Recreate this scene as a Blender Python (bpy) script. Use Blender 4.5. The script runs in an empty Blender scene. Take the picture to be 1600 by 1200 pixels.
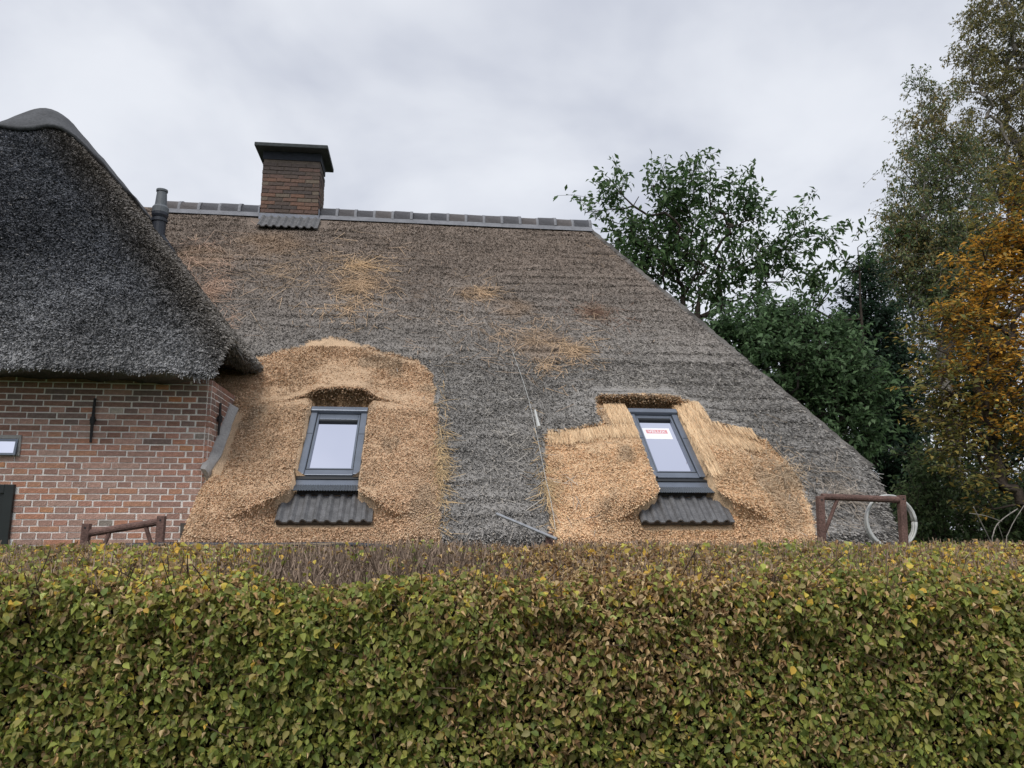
import bpy, math, random
import numpy as np
from mathutils import Vector, Matrix
random.seed(7); rng = np.random.default_rng(11)
R = math.radians
scene = bpy.context.scene
COL = scene.collection

# ------------------------------------------------------------------ camera
PITCH, YAW, EYE, FPX = R(10.6), R(6.6), 1.6, 1200.0
cd = bpy.data.cameras.new('camera'); cam = bpy.data.objects.new('camera', cd); COL.objects.link(cam)
cam.location = (0, 0, EYE); cam.rotation_euler = (R(90) + PITCH, 0, -YAW)
cd.sensor_width = 36; cd.lens = 36 * FPX / 1600; cd.clip_start = 0.05; cd.clip_end = 3000
scene.camera = cam

# ------------------------------------------------------------------ sky
SUN_EL, SUN_AZ = R(52), R(205)          # azimuth clockwise from +Y: behind the camera
w = bpy.data.worlds.new('World'); scene.world = w; w.use_nodes = True
nt = w.node_tree; nt.nodes.clear()
def N_(tree, typ, **kw):
    n = tree.nodes.new(typ)
    for k, v in kw.items(): setattr(n, k, v)
    return n
out = N_(nt, 'ShaderNodeOutputWorld'); bg = N_(nt, 'ShaderNodeBackground')
sky = N_(nt, 'ShaderNodeTexSky', sky_type='NISHITA'); sky.sun_disc = False
sky.sun_elevation = SUN_EL; sky.sun_rotation = SUN_AZ
sc = N_(nt, 'ShaderNodeVectorMath', operation='SCALE'); sc.inputs['Scale'].default_value = 0.09
nt.links.new(sky.outputs[0], sc.inputs[0])
tc = N_(nt, 'ShaderNodeTexCoord'); sep = N_(nt, 'ShaderNodeSeparateXYZ'); nt.links.new(tc.outputs['Generated'], sep.inputs[0])
zz = N_(nt, 'ShaderNodeMath', operation='MAXIMUM'); nt.links.new(sep.outputs[2], zz.inputs[0]); zz.inputs[1].default_value = 0.0
za = N_(nt, 'ShaderNodeMath', operation='ADD'); nt.links.new(zz.outputs[0], za.inputs[0]); za.inputs[1].default_value = 0.30
cx = N_(nt, 'ShaderNodeMath', operation='DIVIDE'); cy = N_(nt, 'ShaderNodeMath', operation='DIVIDE')
nt.links.new(sep.outputs[0], cx.inputs[0]); nt.links.new(za.outputs[0], cx.inputs[1])
nt.links.new(sep.outputs[1], cy.inputs[0]); nt.links.new(za.outputs[0], cy.inputs[1])
cmb = N_(nt, 'ShaderNodeCombineXYZ'); nt.links.new(cx.outputs[0], cmb.inputs[0]); nt.links.new(cy.outputs[0], cmb.inputs[1])
cn = N_(nt, 'ShaderNodeTexNoise'); cn.inputs['Scale'].default_value = 2.3; cn.inputs['Detail'].default_value = 5; cn.inputs['Roughness'].default_value = 0.48
cn.inputs['Distortion'].default_value = 0.25
nt.links.new(cmb.outputs[0], cn.inputs['Vector'])
cr = N_(nt, 'ShaderNodeValToRGB'); nt.links.new(cn.outputs[0], cr.inputs[0])
cr.color_ramp.interpolation = 'EASE'
e = cr.color_ramp.elements; e[0].position = 0.27; e[0].color = (0.45, 0.475, 0.55, 1); e[1].position = 0.66; e[1].color = (0.69, 0.71, 0.755, 1)
mx = N_(nt, 'ShaderNodeMix', data_type='RGBA'); mx.inputs[0].default_value = 0.90
nt.links.new(sc.outputs[0], mx.inputs[6]); nt.links.new(cr.outputs[0], mx.inputs[7])
nt.links.new(mx.outputs[2], bg.inputs[0]); bg.inputs[1].default_value = 1.0
nt.links.new(bg.outputs[0], out.inputs[0])

sd = bpy.data.lights.new('sun', 'SUN'); sun = bpy.data.objects.new('sun', sd); COL.objects.link(sun)
sd.energy = 1.5; sd.angle = R(25); sd.color = (1.0, 0.96, 0.9)
sdir = Vector((math.sin(SUN_AZ) * math.cos(SUN_EL), math.cos(SUN_AZ) * math.cos(SUN_EL), math.sin(SUN_EL)))
sun.rotation_euler = sdir.to_track_quat('Z', 'Y').to_euler(); sun.location = (0, -5, 20)
vs = scene.view_settings; vs.view_transform = 'Standard'; vs.look = 'None'; vs.exposure = 0.37; vs.gamma = 1.0; vs.use_curve_mapping = False

# ------------------------------------------------------------------ maths helpers
sp_, cp_, ss_, cs_ = math.sin(PITCH), math.cos(PITCH), math.sin(YAW), math.cos(YAW)
FW = np.array([ss_*cp_, cs_*cp_, sp_]); UP = np.array([-ss_*sp_, -cs_*sp_, cp_]); RT = np.array([cs_, -ss_, 0]); EYEP = np.array([0, 0, EYE])
def ray(u, v): return FW + RT*(u-800)/FPX + UP*(600-v)/FPX
def at(u, v, Y):                       # point of the place seen at (u, v), Y metres away
    d = ray(u, v); return EYEP + d*(Y/d[1])
def proj(P):
    d = np.asarray(P) - EYEP; z = d@FW
    return 800 + FPX*(d@RT)/z, 600 - FPX*(d@UP)/z
TH = R(43); P0 = at(312, 745, 7.0)
SV = np.array([0, math.cos(TH), math.sin(TH)]); NV = np.array([0, -math.sin(TH), math.cos(TH)])
def roofxs(u, v):                      # image point -> (x, s) on the main roof plane
    d = ray(u, v); t = ((P0-EYEP)@NV)/(d@NV); P = EYEP + d*t
    return P[0], (P-P0)@SV
def rp(x, s, h=0.0):                   # roof coordinates -> world
    x = np.asarray(x, float); s = np.asarray(s, float); h = np.asarray(h, float)
    x, s, h = np.broadcast_arrays(x, s, h)
    return np.stack([x, P0[1] + s*SV[1] + h*NV[1], P0[2] + s*SV[2] + h*NV[2]], -1)
def _hash(ix, iy, seed):
    n = (ix.astype(np.int64)*374761393 + iy.astype(np.int64)*668265263 + seed*974634777) & 0xffffffff
    n = ((n ^ (n >> 13))*1274126177) & 0xffffffff
    return ((n ^ (n >> 16)) & 0xffff)/65535.0
def vnoise(x, y, seed=0):
    x = np.asarray(x, float); y = np.asarray(y, float)
    ix = np.floor(x); iy = np.floor(y); fx = x-ix; fy = y-iy
    fx = fx*fx*(3-2*fx); fy = fy*fy*(3-2*fy)
    a = _hash(ix, iy, seed); b = _hash(ix+1, iy, seed); c = _hash(ix, iy+1, seed); d = _hash(ix+1, iy+1, seed)
    return (a*(1-fx)+b*fx)*(1-fy) + (c*(1-fx)+d*fx)*fy
def fbm(x, y, seed=0, oct=4):
    v = 0; a = 0.5; t = 0
    for i in range(oct):
        v = v + a*vnoise(x*2**i, y*2**i, seed+i*17); t += a; a *= 0.5
    return v/t
def sstep(a, b, x):
    t = np.clip((x-a)/(b-a), 0, 1); return t*t*(3-2*t)
def poly_sd(x, y, poly):               # signed distance, positive inside
    x = np.asarray(x, float); y = np.asarray(y, float); d = np.full(x.shape, 1e9); ins = np.zeros(x.shape, bool)
    n = len(poly)
    for i in range(n):
        ax, ay = poly[i]; bx, by = poly[(i+1) % n]; ex, ey = bx-ax, by-ay
        t = np.clip(((x-ax)*ex+(y-ay)*ey)/(ex*ex+ey*ey+1e-12), 0, 1)
        d = np.minimum(d, (x-ax-t*ex)**2+(y-ay-t*ey)**2)
        c = ((ay > y) != (by > y)) & (x < (bx-ax)*(y-ay)/((by-ay) if by != ay else 1e-12)+ax)
        ins ^= c
    d = np.sqrt(d); return np.where(ins, d, -d)
def norm(v): return v/(np.linalg.norm(v, axis=-1, keepdims=True)+1e-12)

# ------------------------------------------------------------------ object helpers
def link(o, parent=None):
    COL.objects.link(o)
    if parent is not None:
        o.parent = parent; o.matrix_parent_inverse = WORLD[parent.name].inverted()
    return o
WORLD = {}
def empty(name, loc, label=None, cat=None, group=None):
    o = bpy.data.objects.new(name, None); o.location = loc; o.empty_display_size = 0.2; COL.objects.link(o)
    WORLD[o.name] = Matrix.Translation(loc); tag(o, label, cat, group); return o
def tag(o, label=None, cat=None, group=None, kind=None):
    for k, v in (('label', label), ('category', cat), ('group', group), ('kind', kind)):
        if v: o[k] = v
    return o
def mesh_np(name, V, F, mat=None, parent=None, col=None, smooth=False):
    """V (n,3), F (m,k) all faces of one size k; col (n,3) point colours; world coordinates"""
    V = np.asarray(V, np.float32); F = np.asarray(F, np.int32); m = bpy.data.meshes.new(name)
    m.vertices.add(len(V)); m.vertices.foreach_set('co', V.ravel())
    k = F.shape[1]; m.loops.add(F.size); m.loops.foreach_set('vertex_index', F.ravel())
    m.polygons.add(len(F)); m.polygons.foreach_set('loop_start', np.arange(0, F.size, k, dtype=np.int32))
    try: m.polygons.foreach_set('loop_total', np.full(len(F), k, np.int32))
    except Exception: pass
    if smooth: m.polygons.foreach_set('use_smooth', np.ones(len(F), bool))
    m.update(calc_edges=True); m.validate()
    if col is not None: setcol(m, col)
    if mat: m.materials.append(mat)
    o = bpy.data.objects.new(name, m); link(o, parent); WORLD[o.name] = Matrix.Identity(4); return o
def setcol(m, col):
    c = np.ones((len(m.vertices), 4), np.float32); c[:, :3] = col
    a = m.color_attributes.new('Col', 'FLOAT_COLOR', 'POINT'); a.data.foreach_set('color', c.ravel())
class MB:
    """collects simple solids, then links them as one mesh object"""
    def __init__(s): s.v = []; s.f = []; s.c = []
    def add(s, V, F, col=None):
        b = len(s.v); s.v += [tuple(map(float, p)) for p in V]; s.f += [tuple(b+i for i in f) for f in F]
        s.c += [tuple(col) if col is not None else (1, 1, 1)]*len(V); return s
    def box(s, o, a, b, c, col=None):      # corner o, edge vectors a, b, c (right-handed)
        o, a, b, c = map(lambda q: np.asarray(q, float), (o, a, b, c))
        V = [o, o+a, o+a+b, o+b, o+c, o+a+c, o+a+b+c, o+b+c]
        return s.add(V, [(0, 3, 2, 1), (4, 5, 6, 7), (0, 1, 5, 4), (1, 2, 6, 5), (2, 3, 7, 6), (3, 0, 4, 7)], col)
    def abox(s, x0, x1, y0, y1, z0, z1, col=None): return s.box((x0, y0, z0), (x1-x0, 0, 0), (0, y1-y0, 0), (0, 0, z1-z0), col)
    def rbox(s, x0, x1, s0, s1, h0, h1, col=None): return s.box(rp(x0, s0, h0), (x1-x0, 0, 0), SV*(s1-s0), NV*(h1-h0), col)
    def tube(s, pts, rad, n=8, cap=True, col=None):
        pts = [np.asarray(p, float) for p in pts]; k = len(pts)
        rad = list(rad) if hasattr(rad, '__len__') else [rad]*k
        V = []; F = []; prev = None
        for i in range(k):
            t = pts[min(i+1, k-1)] - pts[max(i-1, 0)]; t = t/(np.linalg.norm(t)+1e-9)
            if prev is None:
                a = np.cross(t, [0, 0, 1]) if abs(t[2]) < .9 else np.cross(t, [1, 0, 0])
            else: a = prev - t*(prev@t)
            a = a/(np.linalg.norm(a)+1e-9); prev = a; b = np.cross(t, a)
            for j in range(n):
                q = 2*math.pi*j/n; V.append(pts[i] + rad[i]*(a*math.cos(q)+b*math.sin(q)))
        for i in range(k-1):
            for j in range(n):
                j2 = (j+1) % n; F.append((i*n+j, i*n+j2, (i+1)*n+j2, (i+1)*n+j))
        if cap: F.append(tuple(range(n))[::-1]); F.append(tuple((k-1)*n+j for j in range(n)))
        return s.add(V, F, col)
    def build(s, name, mat, parent=None, smooth=False, bevel=0, col=False):
        m = bpy.data.meshes.new(name); m.from_pydata(s.v, [], s.f); m.update()
        if col: setcol(m, np.array(s.c, np.float32))
        if smooth:
            for p in m.polygons: p.use_smooth = True
        m.materials.append(mat); o = bpy.data.objects.new(name, m); link(o, parent); WORLD[o.name] = Matrix.Identity(4)
        if bevel:
            b = o.modifiers.new('bevel', 'BEVEL'); b.width = bevel; b.segments = 2; b.limit_method = 'ANGLE'
        return o

# ------------------------------------------------------------------ materials
def mat(name, color=(.5, .5, .5), rough=.7, metal=0.0, attr=False, noise=None, bump=None, transl=0.0, spec=None, stretch=None):
    """noise=(scale, amount): value mottling; bump=(scale, strength)"""
    m = bpy.data.materials.new(name); m.use_nodes = True; t = m.node_tree; b = t.nodes['Principled BSDF']
    b.inputs['Roughness'].default_value = rough; b.inputs['Metallic'].default_value = metal
    if spec is not None: b.inputs['Specular IOR Level'].default_value = spec
    if attr:
        a = N_(t, 'ShaderNodeAttribute', attribute_name='Col'); src = a.outputs['Color']
    else:
        r = N_(t, 'ShaderNodeRGB'); r.outputs[0].default_value = (*color, 1); src = r.outputs[0]
    co = N_(t, 'ShaderNodeTexCoord'); vec = co.outputs['Object']
    if stretch:
        mp = N_(t, 'ShaderNodeMapping'); mp.inputs['Scale'].default_value = stretch; t.links.new(vec, mp.inputs[0]); vec = mp.outputs[0]
    if noise:
        for sca, amt in (noise if isinstance(noise[0], tuple) else (noise,)):
            n = N_(t, 'ShaderNodeTexNoise'); n.inputs['Scale'].default_value = sca; n.inputs['Detail'].default_value = 4; t.links.new(vec, n.inputs['Vector'])
            mr = N_(t, 'ShaderNodeMapRange'); mr.inputs[1].default_value = .3; mr.inputs[2].default_value = .7
            mr.inputs[3].default_value = 1-amt; mr.inputs[4].default_value = 1+amt; t.links.new(n.outputs[0], mr.inputs[0])
            mu = N_(t, 'ShaderNodeVectorMath', operation='SCALE'); t.links.new(src, mu.inputs[0]); t.links.new(mr.outputs[0], mu.inputs['Scale']); src = mu.outputs[0]
    t.links.new(src, b.inputs['Base Color'])
    if bump:
        n = N_(t, 'ShaderNodeTexNoise'); n.inputs['Scale'].default_value = bump[0]; n.inputs['Detail'].default_value = 5; t.links.new(vec, n.inputs['Vector'])
        bp = N_(t, 'ShaderNodeBump'); bp.inputs['Strength'].default_value = bump[1]; bp.inputs['Distance'].default_value = .02
        t.links.new(n.outputs[0], bp.inputs['Height']); t.links.new(bp.outputs[0], b.inputs['Normal'])
    if transl:
        tr = N_(t, 'ShaderNodeBsdfTranslucent'); t.links.new(src, tr.inputs[0]); ms = N_(t, 'ShaderNodeMixShader'); ms.inputs[0].default_value = transl
        t.links.new(b.outputs[0], ms.inputs[1]); t.links.new(tr.outputs[0], ms.inputs[2]); t.links.new(ms.outputs[0], t.nodes['Material Output'].inputs[0])
    return m
M = dict(
    thatch=mat('thatch_base', attr=True, rough=.95, noise=((130, .35), (9, .10)), bump=(90, .8), spec=.1),
    straw=mat('straw', attr=True, rough=.75, spec=.25),
    brick=mat('brick', attr=True, rough=.9, noise=((35, .22), (140, .15)), bump=(120, .5), spec=.2),
    mortar=mat('lime_mortar', (.84, .80, .76), .95, noise=((12, .10), (90, .12)), bump=(150, .5), spec=.1),
    cement=mat('cement', (.36, .35, .34), .9, noise=((10, .15), (60, .12)), bump=(60, .4), spec=.2),
    lead=mat('lead_sheet', (.22, .235, .28), .55, noise=((6, .15), (40, .1)), bump=(25, .25)),
    ridge=mat('ridge_tile_clay', attr=True, rough=.7, noise=((20, .2), (90, .15)), bump=(70, .3)),
    slab=mat('chimney_slab', (.045, .052, .055), .85, noise=((9, .3), (60, .2)), bump=(40, .4)),
    cap_shade=mat('chimney_cap_shade', (.02, .024, .035), .8, noise=(20, .3)),
    alu=mat('grey_aluminium', (.16, .185, .23), .38, metal=.35, noise=(8, .08)),
    alu2=mat('dark_gasket_shade', (.015, .018, .022), .5),
    apron=mat('pleated_flashing', (.10, .115, .135), .5, metal=.2, noise=(60, .2)),
    glass=mat('coated_pane', (.86, .88, .99), .015, metal=1.0),
    tile=mat('concrete_tile', (.13, .13, .135), .75, noise=((14, .25), (90, .25)), bump=(110, .35)),
    paper=mat('paper_label', (.85, .86, .9), .6), red=mat('label_red_washed', (.70, .32, .34), .6), white=mat('white_paint', (.8, .8, .8), .5, noise=(10, .05)),  # red paled in its colour for the reflection washing over the pane
    iron=mat('black_iron', (.02, .02, .022), .7, noise=(40, .3), bump=(60, .3)),
    rust=mat('rusty_steel', (.135, .078, .064), .85, noise=((9, .3), (70, .3)), bump=(80, .4)),
    door=mat('black_paint', (.012, .016, .016), .45, noise=(6, .2)),
    plastic=mat('black_plastic', (.022, .027, .04), .5, noise=(14, .15)), greyplastic=mat('grey_plastic', (.12, .135, .15), .55, noise=(14, .12)),
    hose=mat('clear_hose', (.68, .69, .67), .35, transl=.25), galv=mat('galvanised_pole', (.36, .37, .39), .45, metal=.6, noise=(20, .15)),
    bark=mat('bark', attr=True, rough=.9, noise=((12, .3), (50, .2)), bump=(30, .6), spec=.15),
    leaf=mat('leaf', attr=True, rough=.55, transl=.4, spec=.3), dry=mat('dry_leaf', attr=True, rough=.7, transl=.15, spec=.2),
    grass=mat('lawn', (.06, .085, .03), .95, noise=((.7, .2), (25, .35)), bump=(40, .6), spec=.1),
    wood=mat('eave_board', (.05, .045, .04), .9, noise=(12, .3)),
)

# ------------------------------------------------------------------ setting: ground
g = MB(); g.add([(-400, -200, 0), (400, -200, 0), (400, 600, 0), (-400, 600, 0)], [(0, 1, 2, 3)])
tag(g.build('ground', M['grass']), kind='structure')

# ------------------------------------------------------------------ farmhouse
house = empty('farmhouse', (0, 9, 0), 'thatched brick farmhouse with fresh straw patches around two roof windows', 'house')
WY = 7.0; WX = -1.885                         # wing front wall plane and its right corner
S_E, S_R = -0.82, 6.52                        # eave and ridge along the slope
RZ_A, WM = 6.45, 1.18                         # wing ridge height, wing side slope
WIN = [dict(xc=-.835, hw=.275, s0=.03, s1=1.06, ac=-.815, ahw=.40), dict(xc=2.388, hw=.262, s0=.03, s1=1.13, ac=2.335, ahw=.425)]
NEW_L = [roofxs(*q) for q in [(300, 560), (385, 562), (420, 553), (470, 540), (490, 531), (520, 527), (560, 536), (600, 550), (650, 560), (672, 576), (678, 600), (682, 660), (688, 740), (691, 852), (240, 852)]]
NEW_R = [roofxs(*q) for q in [(929, 628), (938, 667), (853, 671), (850, 692), (853, 760), (860, 852), (1278, 852), (1272, 810), (1255, 760), (1225, 715), (1195, 686), (1165, 672), (1106, 667), (1074, 628)]]
def new_mask(x, s, jit=0.05):
    j = jit*(fbm(x*9, s*9, 5)-.5)*2 + .03*(vnoise(x*40, s*8, 3)-.5)
    return poly_sd(x, s, NEW_L)+j, poly_sd(x, s, NEW_R)+j*.6
def xr_of(s): return np.where(s >= .33, 4.49 + (2.69-4.49)*(s-.33)/(6.52-.33), 4.49 + (s-.33)*.28)
def xl_of(s):
    z = P0[2]+s*SV[2]; xv = -4.57+(RZ_A-z)/WM
    return np.where(s < .02, WX-.03, np.minimum(-2.2, xv-.4))
def arc_s(q, x, s):
    dx = np.abs(x-q['xc']); t = np.clip((dx-q['hw'])/.42, 0, 1); return -.185 - .33*t**.62 + .025*(fbm(x*14, s*14, 31)-.5)
def roof_h(x, s):
    nl, nr = new_mask(x, s, .02); new = np.maximum(nl, nr); old = 1-sstep(-.01, .03, new)
    h = .035*(fbm(x*.9, s*.9, 1)-.5) + .02*(fbm(x*6, s*6, 2)-.5)
    ss = s + .22*(fbm(x*.6, s*1.2, 9)-.5) + .06*(fbm(x*4, s*4, 19)-.5)
    fr = (ss/.235) % 1.0
    h = h + old*.013*(1-fr)*(.12+.88*sstep(.42, .68, fbm(x*1.3, s*3, 21)))
    h = h - .02*sstep(0, .05, nr)                                  # the right patch lies lower than the old thatch round it
    h = h + .012*sstep(0, .12, nl)*(1-sstep(.2, .7, nl)) + .03*sstep(.25, .5, nr)
    # edges
    h = h - .10*(1-sstep(0, .22, xr_of(s)-x))**2 - .06*(1-sstep(0, .14, s-S_E))**2
    h = h - np.where(s < .05, .08*(1-sstep(0, .15, x-(WX-.03)))**2, 0)
    for i, q in enumerate(WIN):
        sg = x-q['xc']; dx = np.abs(sg); hw = q['hw']; jn = .025*(fbm(x*14, s*14, 31)-.5)
        near = 1-sstep(hw+.15, hw+.9, dx)
        # flanks stand proud beside the window
        h = h + .08*near*sstep(-.75, -.25, s)*(1-sstep(q['s1']-.1, q['s1']+.45, s))
        # lower layer below the two curved cuts
        sa = arc_s(q, x, s)
        fade = 1-sstep(.25, 1.0, (dx-hw)/.50)
        h = h - .15*fade*(1-sstep(sa-.012, sa+.012, s))
        # brow above
        if i == 0:
            sb = 1.255 - .13*np.clip(dx/.62, 0, 1)**2 + jn; bw = 1-sstep(.36, .60, dx); amp = .03+.085*(1-sstep(.2, .38, dx)); rw = 1-sstep(hw-.01, hw+.05, dx)
        else:
            sb = 1.275 + jn*.7 + 0*s; bw = (1-sstep(.455, .475, np.abs(x-2.31+.03))); amp = .06; rw = bw
        up = sstep(sb-.012, sb+.012, s)
        h = h + amp*bw*up*(1-sstep(sb+.05, sb+(.9 if i == 0 else .4), s))
        h = h - (.06 if i == 0 else .03)*rw*(1-up)*sstep(q['s1']-.35, q['s1'], s)
        # recess in which the window sits
        ins = (1-sstep(hw-.01, hw+.012, dx))*(1-sstep(sb-.012, sb+.004, s))*sstep(-.30, -.28, s)
        h = np.where(ins > .5, np.minimum(h, -.14), h)
        da = np.abs(x-q['ac']); ap = (da < q['ahw']-.02) & (s < sa-.012) & (s > -.50)
        h = np.where(ap, np.minimum(h, -.085), h)
    return h
OLD_PATCH = [(roofxs(u, v), r) for u, v, r in [(560, 440, .55), (310, 400, .6), (740, 458, .35), (850, 540, .55), (890, 548, .3), (930, 488, .35), (420, 380, .7), (960, 380, .3), (800, 480, .4)]]
def thatch_col(x, s, n, fine=True):
    """straw's own colour: fresh reed or weathered reed"""
    nl, nr = new_mask(x, s); isnew = (np.maximum(nl, nr) > 0)
    k = rng.random(n)[:, None]; k2 = rng.random(n)[:, None]
    if not fine: k = k*0+.75; k2 = k2*0+.5
    fresh = np.array([.96, .735, .515])*(1-k) + np.array([.73, .52, .33])*k
    fresh = np.where(k2 < .17, np.array([.28, .185, .11]), fresh); fresh = np.where(k2 > .9, np.array([.92, .76, .53]), fresh)
    fresh = fresh*(.84+.32*fbm(x*2.2, s*2.2, 41))[:, None]
    isr = (nr > nl)[:, None]; fresh = np.where(isr, fresh*np.array([1.06, 1.04, 1.0]), fresh*np.array([.97, .95, .95]))
    # grey streaks in the fresh reed
    gm = sstep(.58, .75, fbm(x*3.1+7, s*2.0, 43))[:, None]*.5
    fresh = fresh*(1-gm) + np.array([.42, .33, .24])*gm*(.6+.8*k2)
    up = sstep(.8, 5.5, s)[:, None]
    grey = np.array([.31, .296, .28])*(1-up) + np.array([.235, .190, .158])*up
    grey = grey*(.45+1.0*k)*(.72+.56*fbm(x*1.6, s*2.6, 51))[:, None]
    grey = np.where(k2 > .93, np.array([.50, .455, .40]), grey); grey = np.where(k2 < .10, np.array([.06, .057, .054]), grey)
    br = np.zeros(n)
    for (px, ps), r in OLD_PATCH:
        br = np.maximum(br, 1-sstep(.2, 1, np.hypot((x-px), (ps-s)*1.1)/r))
    br = np.clip(br*1.3*(fbm(x*4, s*4, 61)*1.6), 0, 1)[:, None]*.40
    grey = grey*(1-br) + np.array([.36, .235, .14])*(.5+k)*br
    return np.where(isnew[:, None], fresh, grey), isnew
# surface sheet
ns, nx = 300, 330
S = np.concatenate([np.linspace(S_E, 1.7, 135), np.linspace(1.7, S_R, 110)[1:]]); T = np.linspace(0, 1, nx)
xl, xr = xl_of(S), xr_of(S)
X = xl[:, None] + (xr-xl)[:, None]*T[None]; SS = np.repeat(S[:, None], nx, 1)
Hh = roof_h(X, SS); V = rp(X, SS, Hh).reshape(-1, 3)
nr_, nc_ = len(S), nx; idx = np.arange(nr_*nc_).reshape(nr_, nc_)
Fq = np.stack([idx[:-1, :-1], idx[:-1, 1:], idx[1:, 1:], idx[1:, :-1]], -1).reshape(-1, 4)
colr, _ = thatch_col(X.ravel(), SS.ravel(), X.size, False); colr = colr*.80
# skirt: the thatch is 0.3 m thick
per = np.concatenate([idx[0, :], idx[1:, -1], idx[-1, -2::-1], idx[-2:0:-1, 0]])
base = len(V); V2 = np.concatenate([V, V[per] - NV*.30]); k = len(per); j = np.arange(k); j2 = (j+1) % k
Fs = np.stack([per[j], base+j, base+j2, per[j2]], -1)
roof = mesh_np('main_roof', V2, np.concatenate([Fq, Fs]), M['thatch'], house, np.concatenate([colr, colr[per]]), smooth=False)
tag(roof, 'weathered grey-brown thatched roof slope with two fresh straw patches')
u_ = MB(); u_.add([rp(WX-.05, S_E+.02, -.29), rp(4.15, S_E+.02, -.29), rp(4.40, .3, -.29), rp(2.6, S_R, -.29), rp(-4.6, S_R, -.29), rp(-2.2, .3, -.29)], [(5, 4, 3, 2, 1, 0)])
u_.build('roof_underside', M['wood'], house)

def blades(name, P, D, L, W, wid, col, parent, tip=.8, material=None, bend=None, tri=False):
    n = len(P); L = np.broadcast_to(L, (n,))[:, None]; wid = np.broadcast_to(wid, (n,))[:, None]*.5
    E1 = P + D*L
    if bend is not None: E1 = E1 + bend
    if tri:                             # reed stub: root hidden in the layer below, cut end showing
        Vv = np.stack([P, E1+W*wid*1.25, E1-W*wid*1.25], 1).reshape(-1, 3); q = 3
    else: Vv = np.stack([P-W*wid, P+W*wid, E1+W*wid*tip, E1-W*wid*tip], 1).reshape(-1, 3); q = 4
    return tag(mesh_np(name, Vv, np.arange(q*n).reshape(n, q), material or M['straw'], parent, np.repeat(col, q, 0)), kind='stuff')
def straw_on_roof(n, cond, lo, hi, tl, th, lat, wid, name, sr=(S_E, S_R), keepden=None):
    s = sr[0] + (sr[1]-sr[0])*rng.random(n)
    a, b = xl_of(s), xr_of(s); a = np.maximum(a, -4.3); x = a + (b-a)*rng.random(n)
    nl, nr = new_mask(x, s); isnew = np.maximum(nl, nr) > 0
    ok = isnew if cond == 'new' else ~isnew
    for q in WIN:                       # nothing grows on the glass or the tiles
        ok &= ~((np.abs(x-q['xc']) < q['hw']+.015) & (s > -.24) & (s < q['s1']+.10))
        ok &= ~((np.abs(x-q['ac']) < q['ahw']+.01) & (s > -.51) & (s < arc_s(q, x, s)+.005))
    ok &= ~((x > -2.75) & (x < -1.55) & (s > 6.0))
    ok &= ~((x < WX+.14) & (s > .02) & (s < 1.0))
    x, s = x[ok], s[ok]; n = len(x); h = roof_h(x, s); P = rp(x, s, h-.012)
    tilt = R(1)*(tl + (th-tl)*rng.random(n)); la = R(1)*lat*rng.normal(size=n)
    D = (-SV[None]*np.cos(la)[:, None] + np.array([1, 0, 0])[None]*np.sin(la)[:, None])*np.cos(tilt)[:, None] + NV[None]*np.sin(tilt)[:, None]
    W = norm(np.cross(D, NV[None] + .9*rng.normal(size=(n, 3))))
    L = lo + (hi-lo)*rng.random(n)**1.5; c, _ = thatch_col(x, s, n)
    P = P - D*(L*.35)[:, None]
    return blades(name, P, D, L, W, wid*(.7+.6*rng.random(n)), c, roof, tri=True)
tag(straw_on_roof(900000, 'new', .04, .085, 6, 32, 9, .0064, 'fresh_straw', sr=(S_E, 2.35)), 'golden fresh reed ends')
straw_on_roof(300000, 'old', .04, .12, 4, 32, 18, .0066, 'weathered_straw', sr=(S_E, 2.2))
straw_on_roof(260000, 'old', .04, .12, 4, 30, 20, .0070, 'weathered_straw', sr=(2.2, S_R))
# long combed stems at the top of the right patch
def combed(rects, n, name):
    P = []; D = []; C = []; L = []
    for (x0, x1, s0, s1) in rects:
        m = int(n*(x1-x0)*(s1-s0)); x = x0+(x1-x0)*rng.random(m); s = s0+(s1-s0)*rng.random(m)
        P.append(rp(x, s, np.maximum(roof_h(x, s), -.06)+.008+.012*rng.random(m)))
        la = R(5)*rng.normal(size=m); D.append(-SV[None]*np.cos(la)[:, None]+np.array([1, 0, 0])*np.sin(la)[:, None]+NV*.05)
        k = rng.random(m)[:, None]; C.append(np.array([.86, .64, .40])*(1-k)+np.array([.62, .42, .25])*k); L.append(.10+.14*rng.random(m))
    P, D, C, L = map(np.concatenate, (P, D, C, L)); W = norm(np.cross(D, NV[None]+.5*rng.normal(size=D.shape)))
    return blades(name, P, D, L*.8, W, .0055, C*(.72+.45*rng.random(len(P)))[:, None], roof, tip=.6)
ctop, cbot = roofxs(920, 674)[1], roofxs(920, 688)[1]
combed([(1.89, 2.115, .90, 1.27), (2.66, 2.93, .84, 1.27), (roofxs(857, 680)[0], 2.11, cbot+.06, ctop+.02), (2.67, 3.05, .55, .86), (3.05, 3.38, .60, .84), (2.655, 2.76, .05, .8)], 15000, 'combed_reed')
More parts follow.
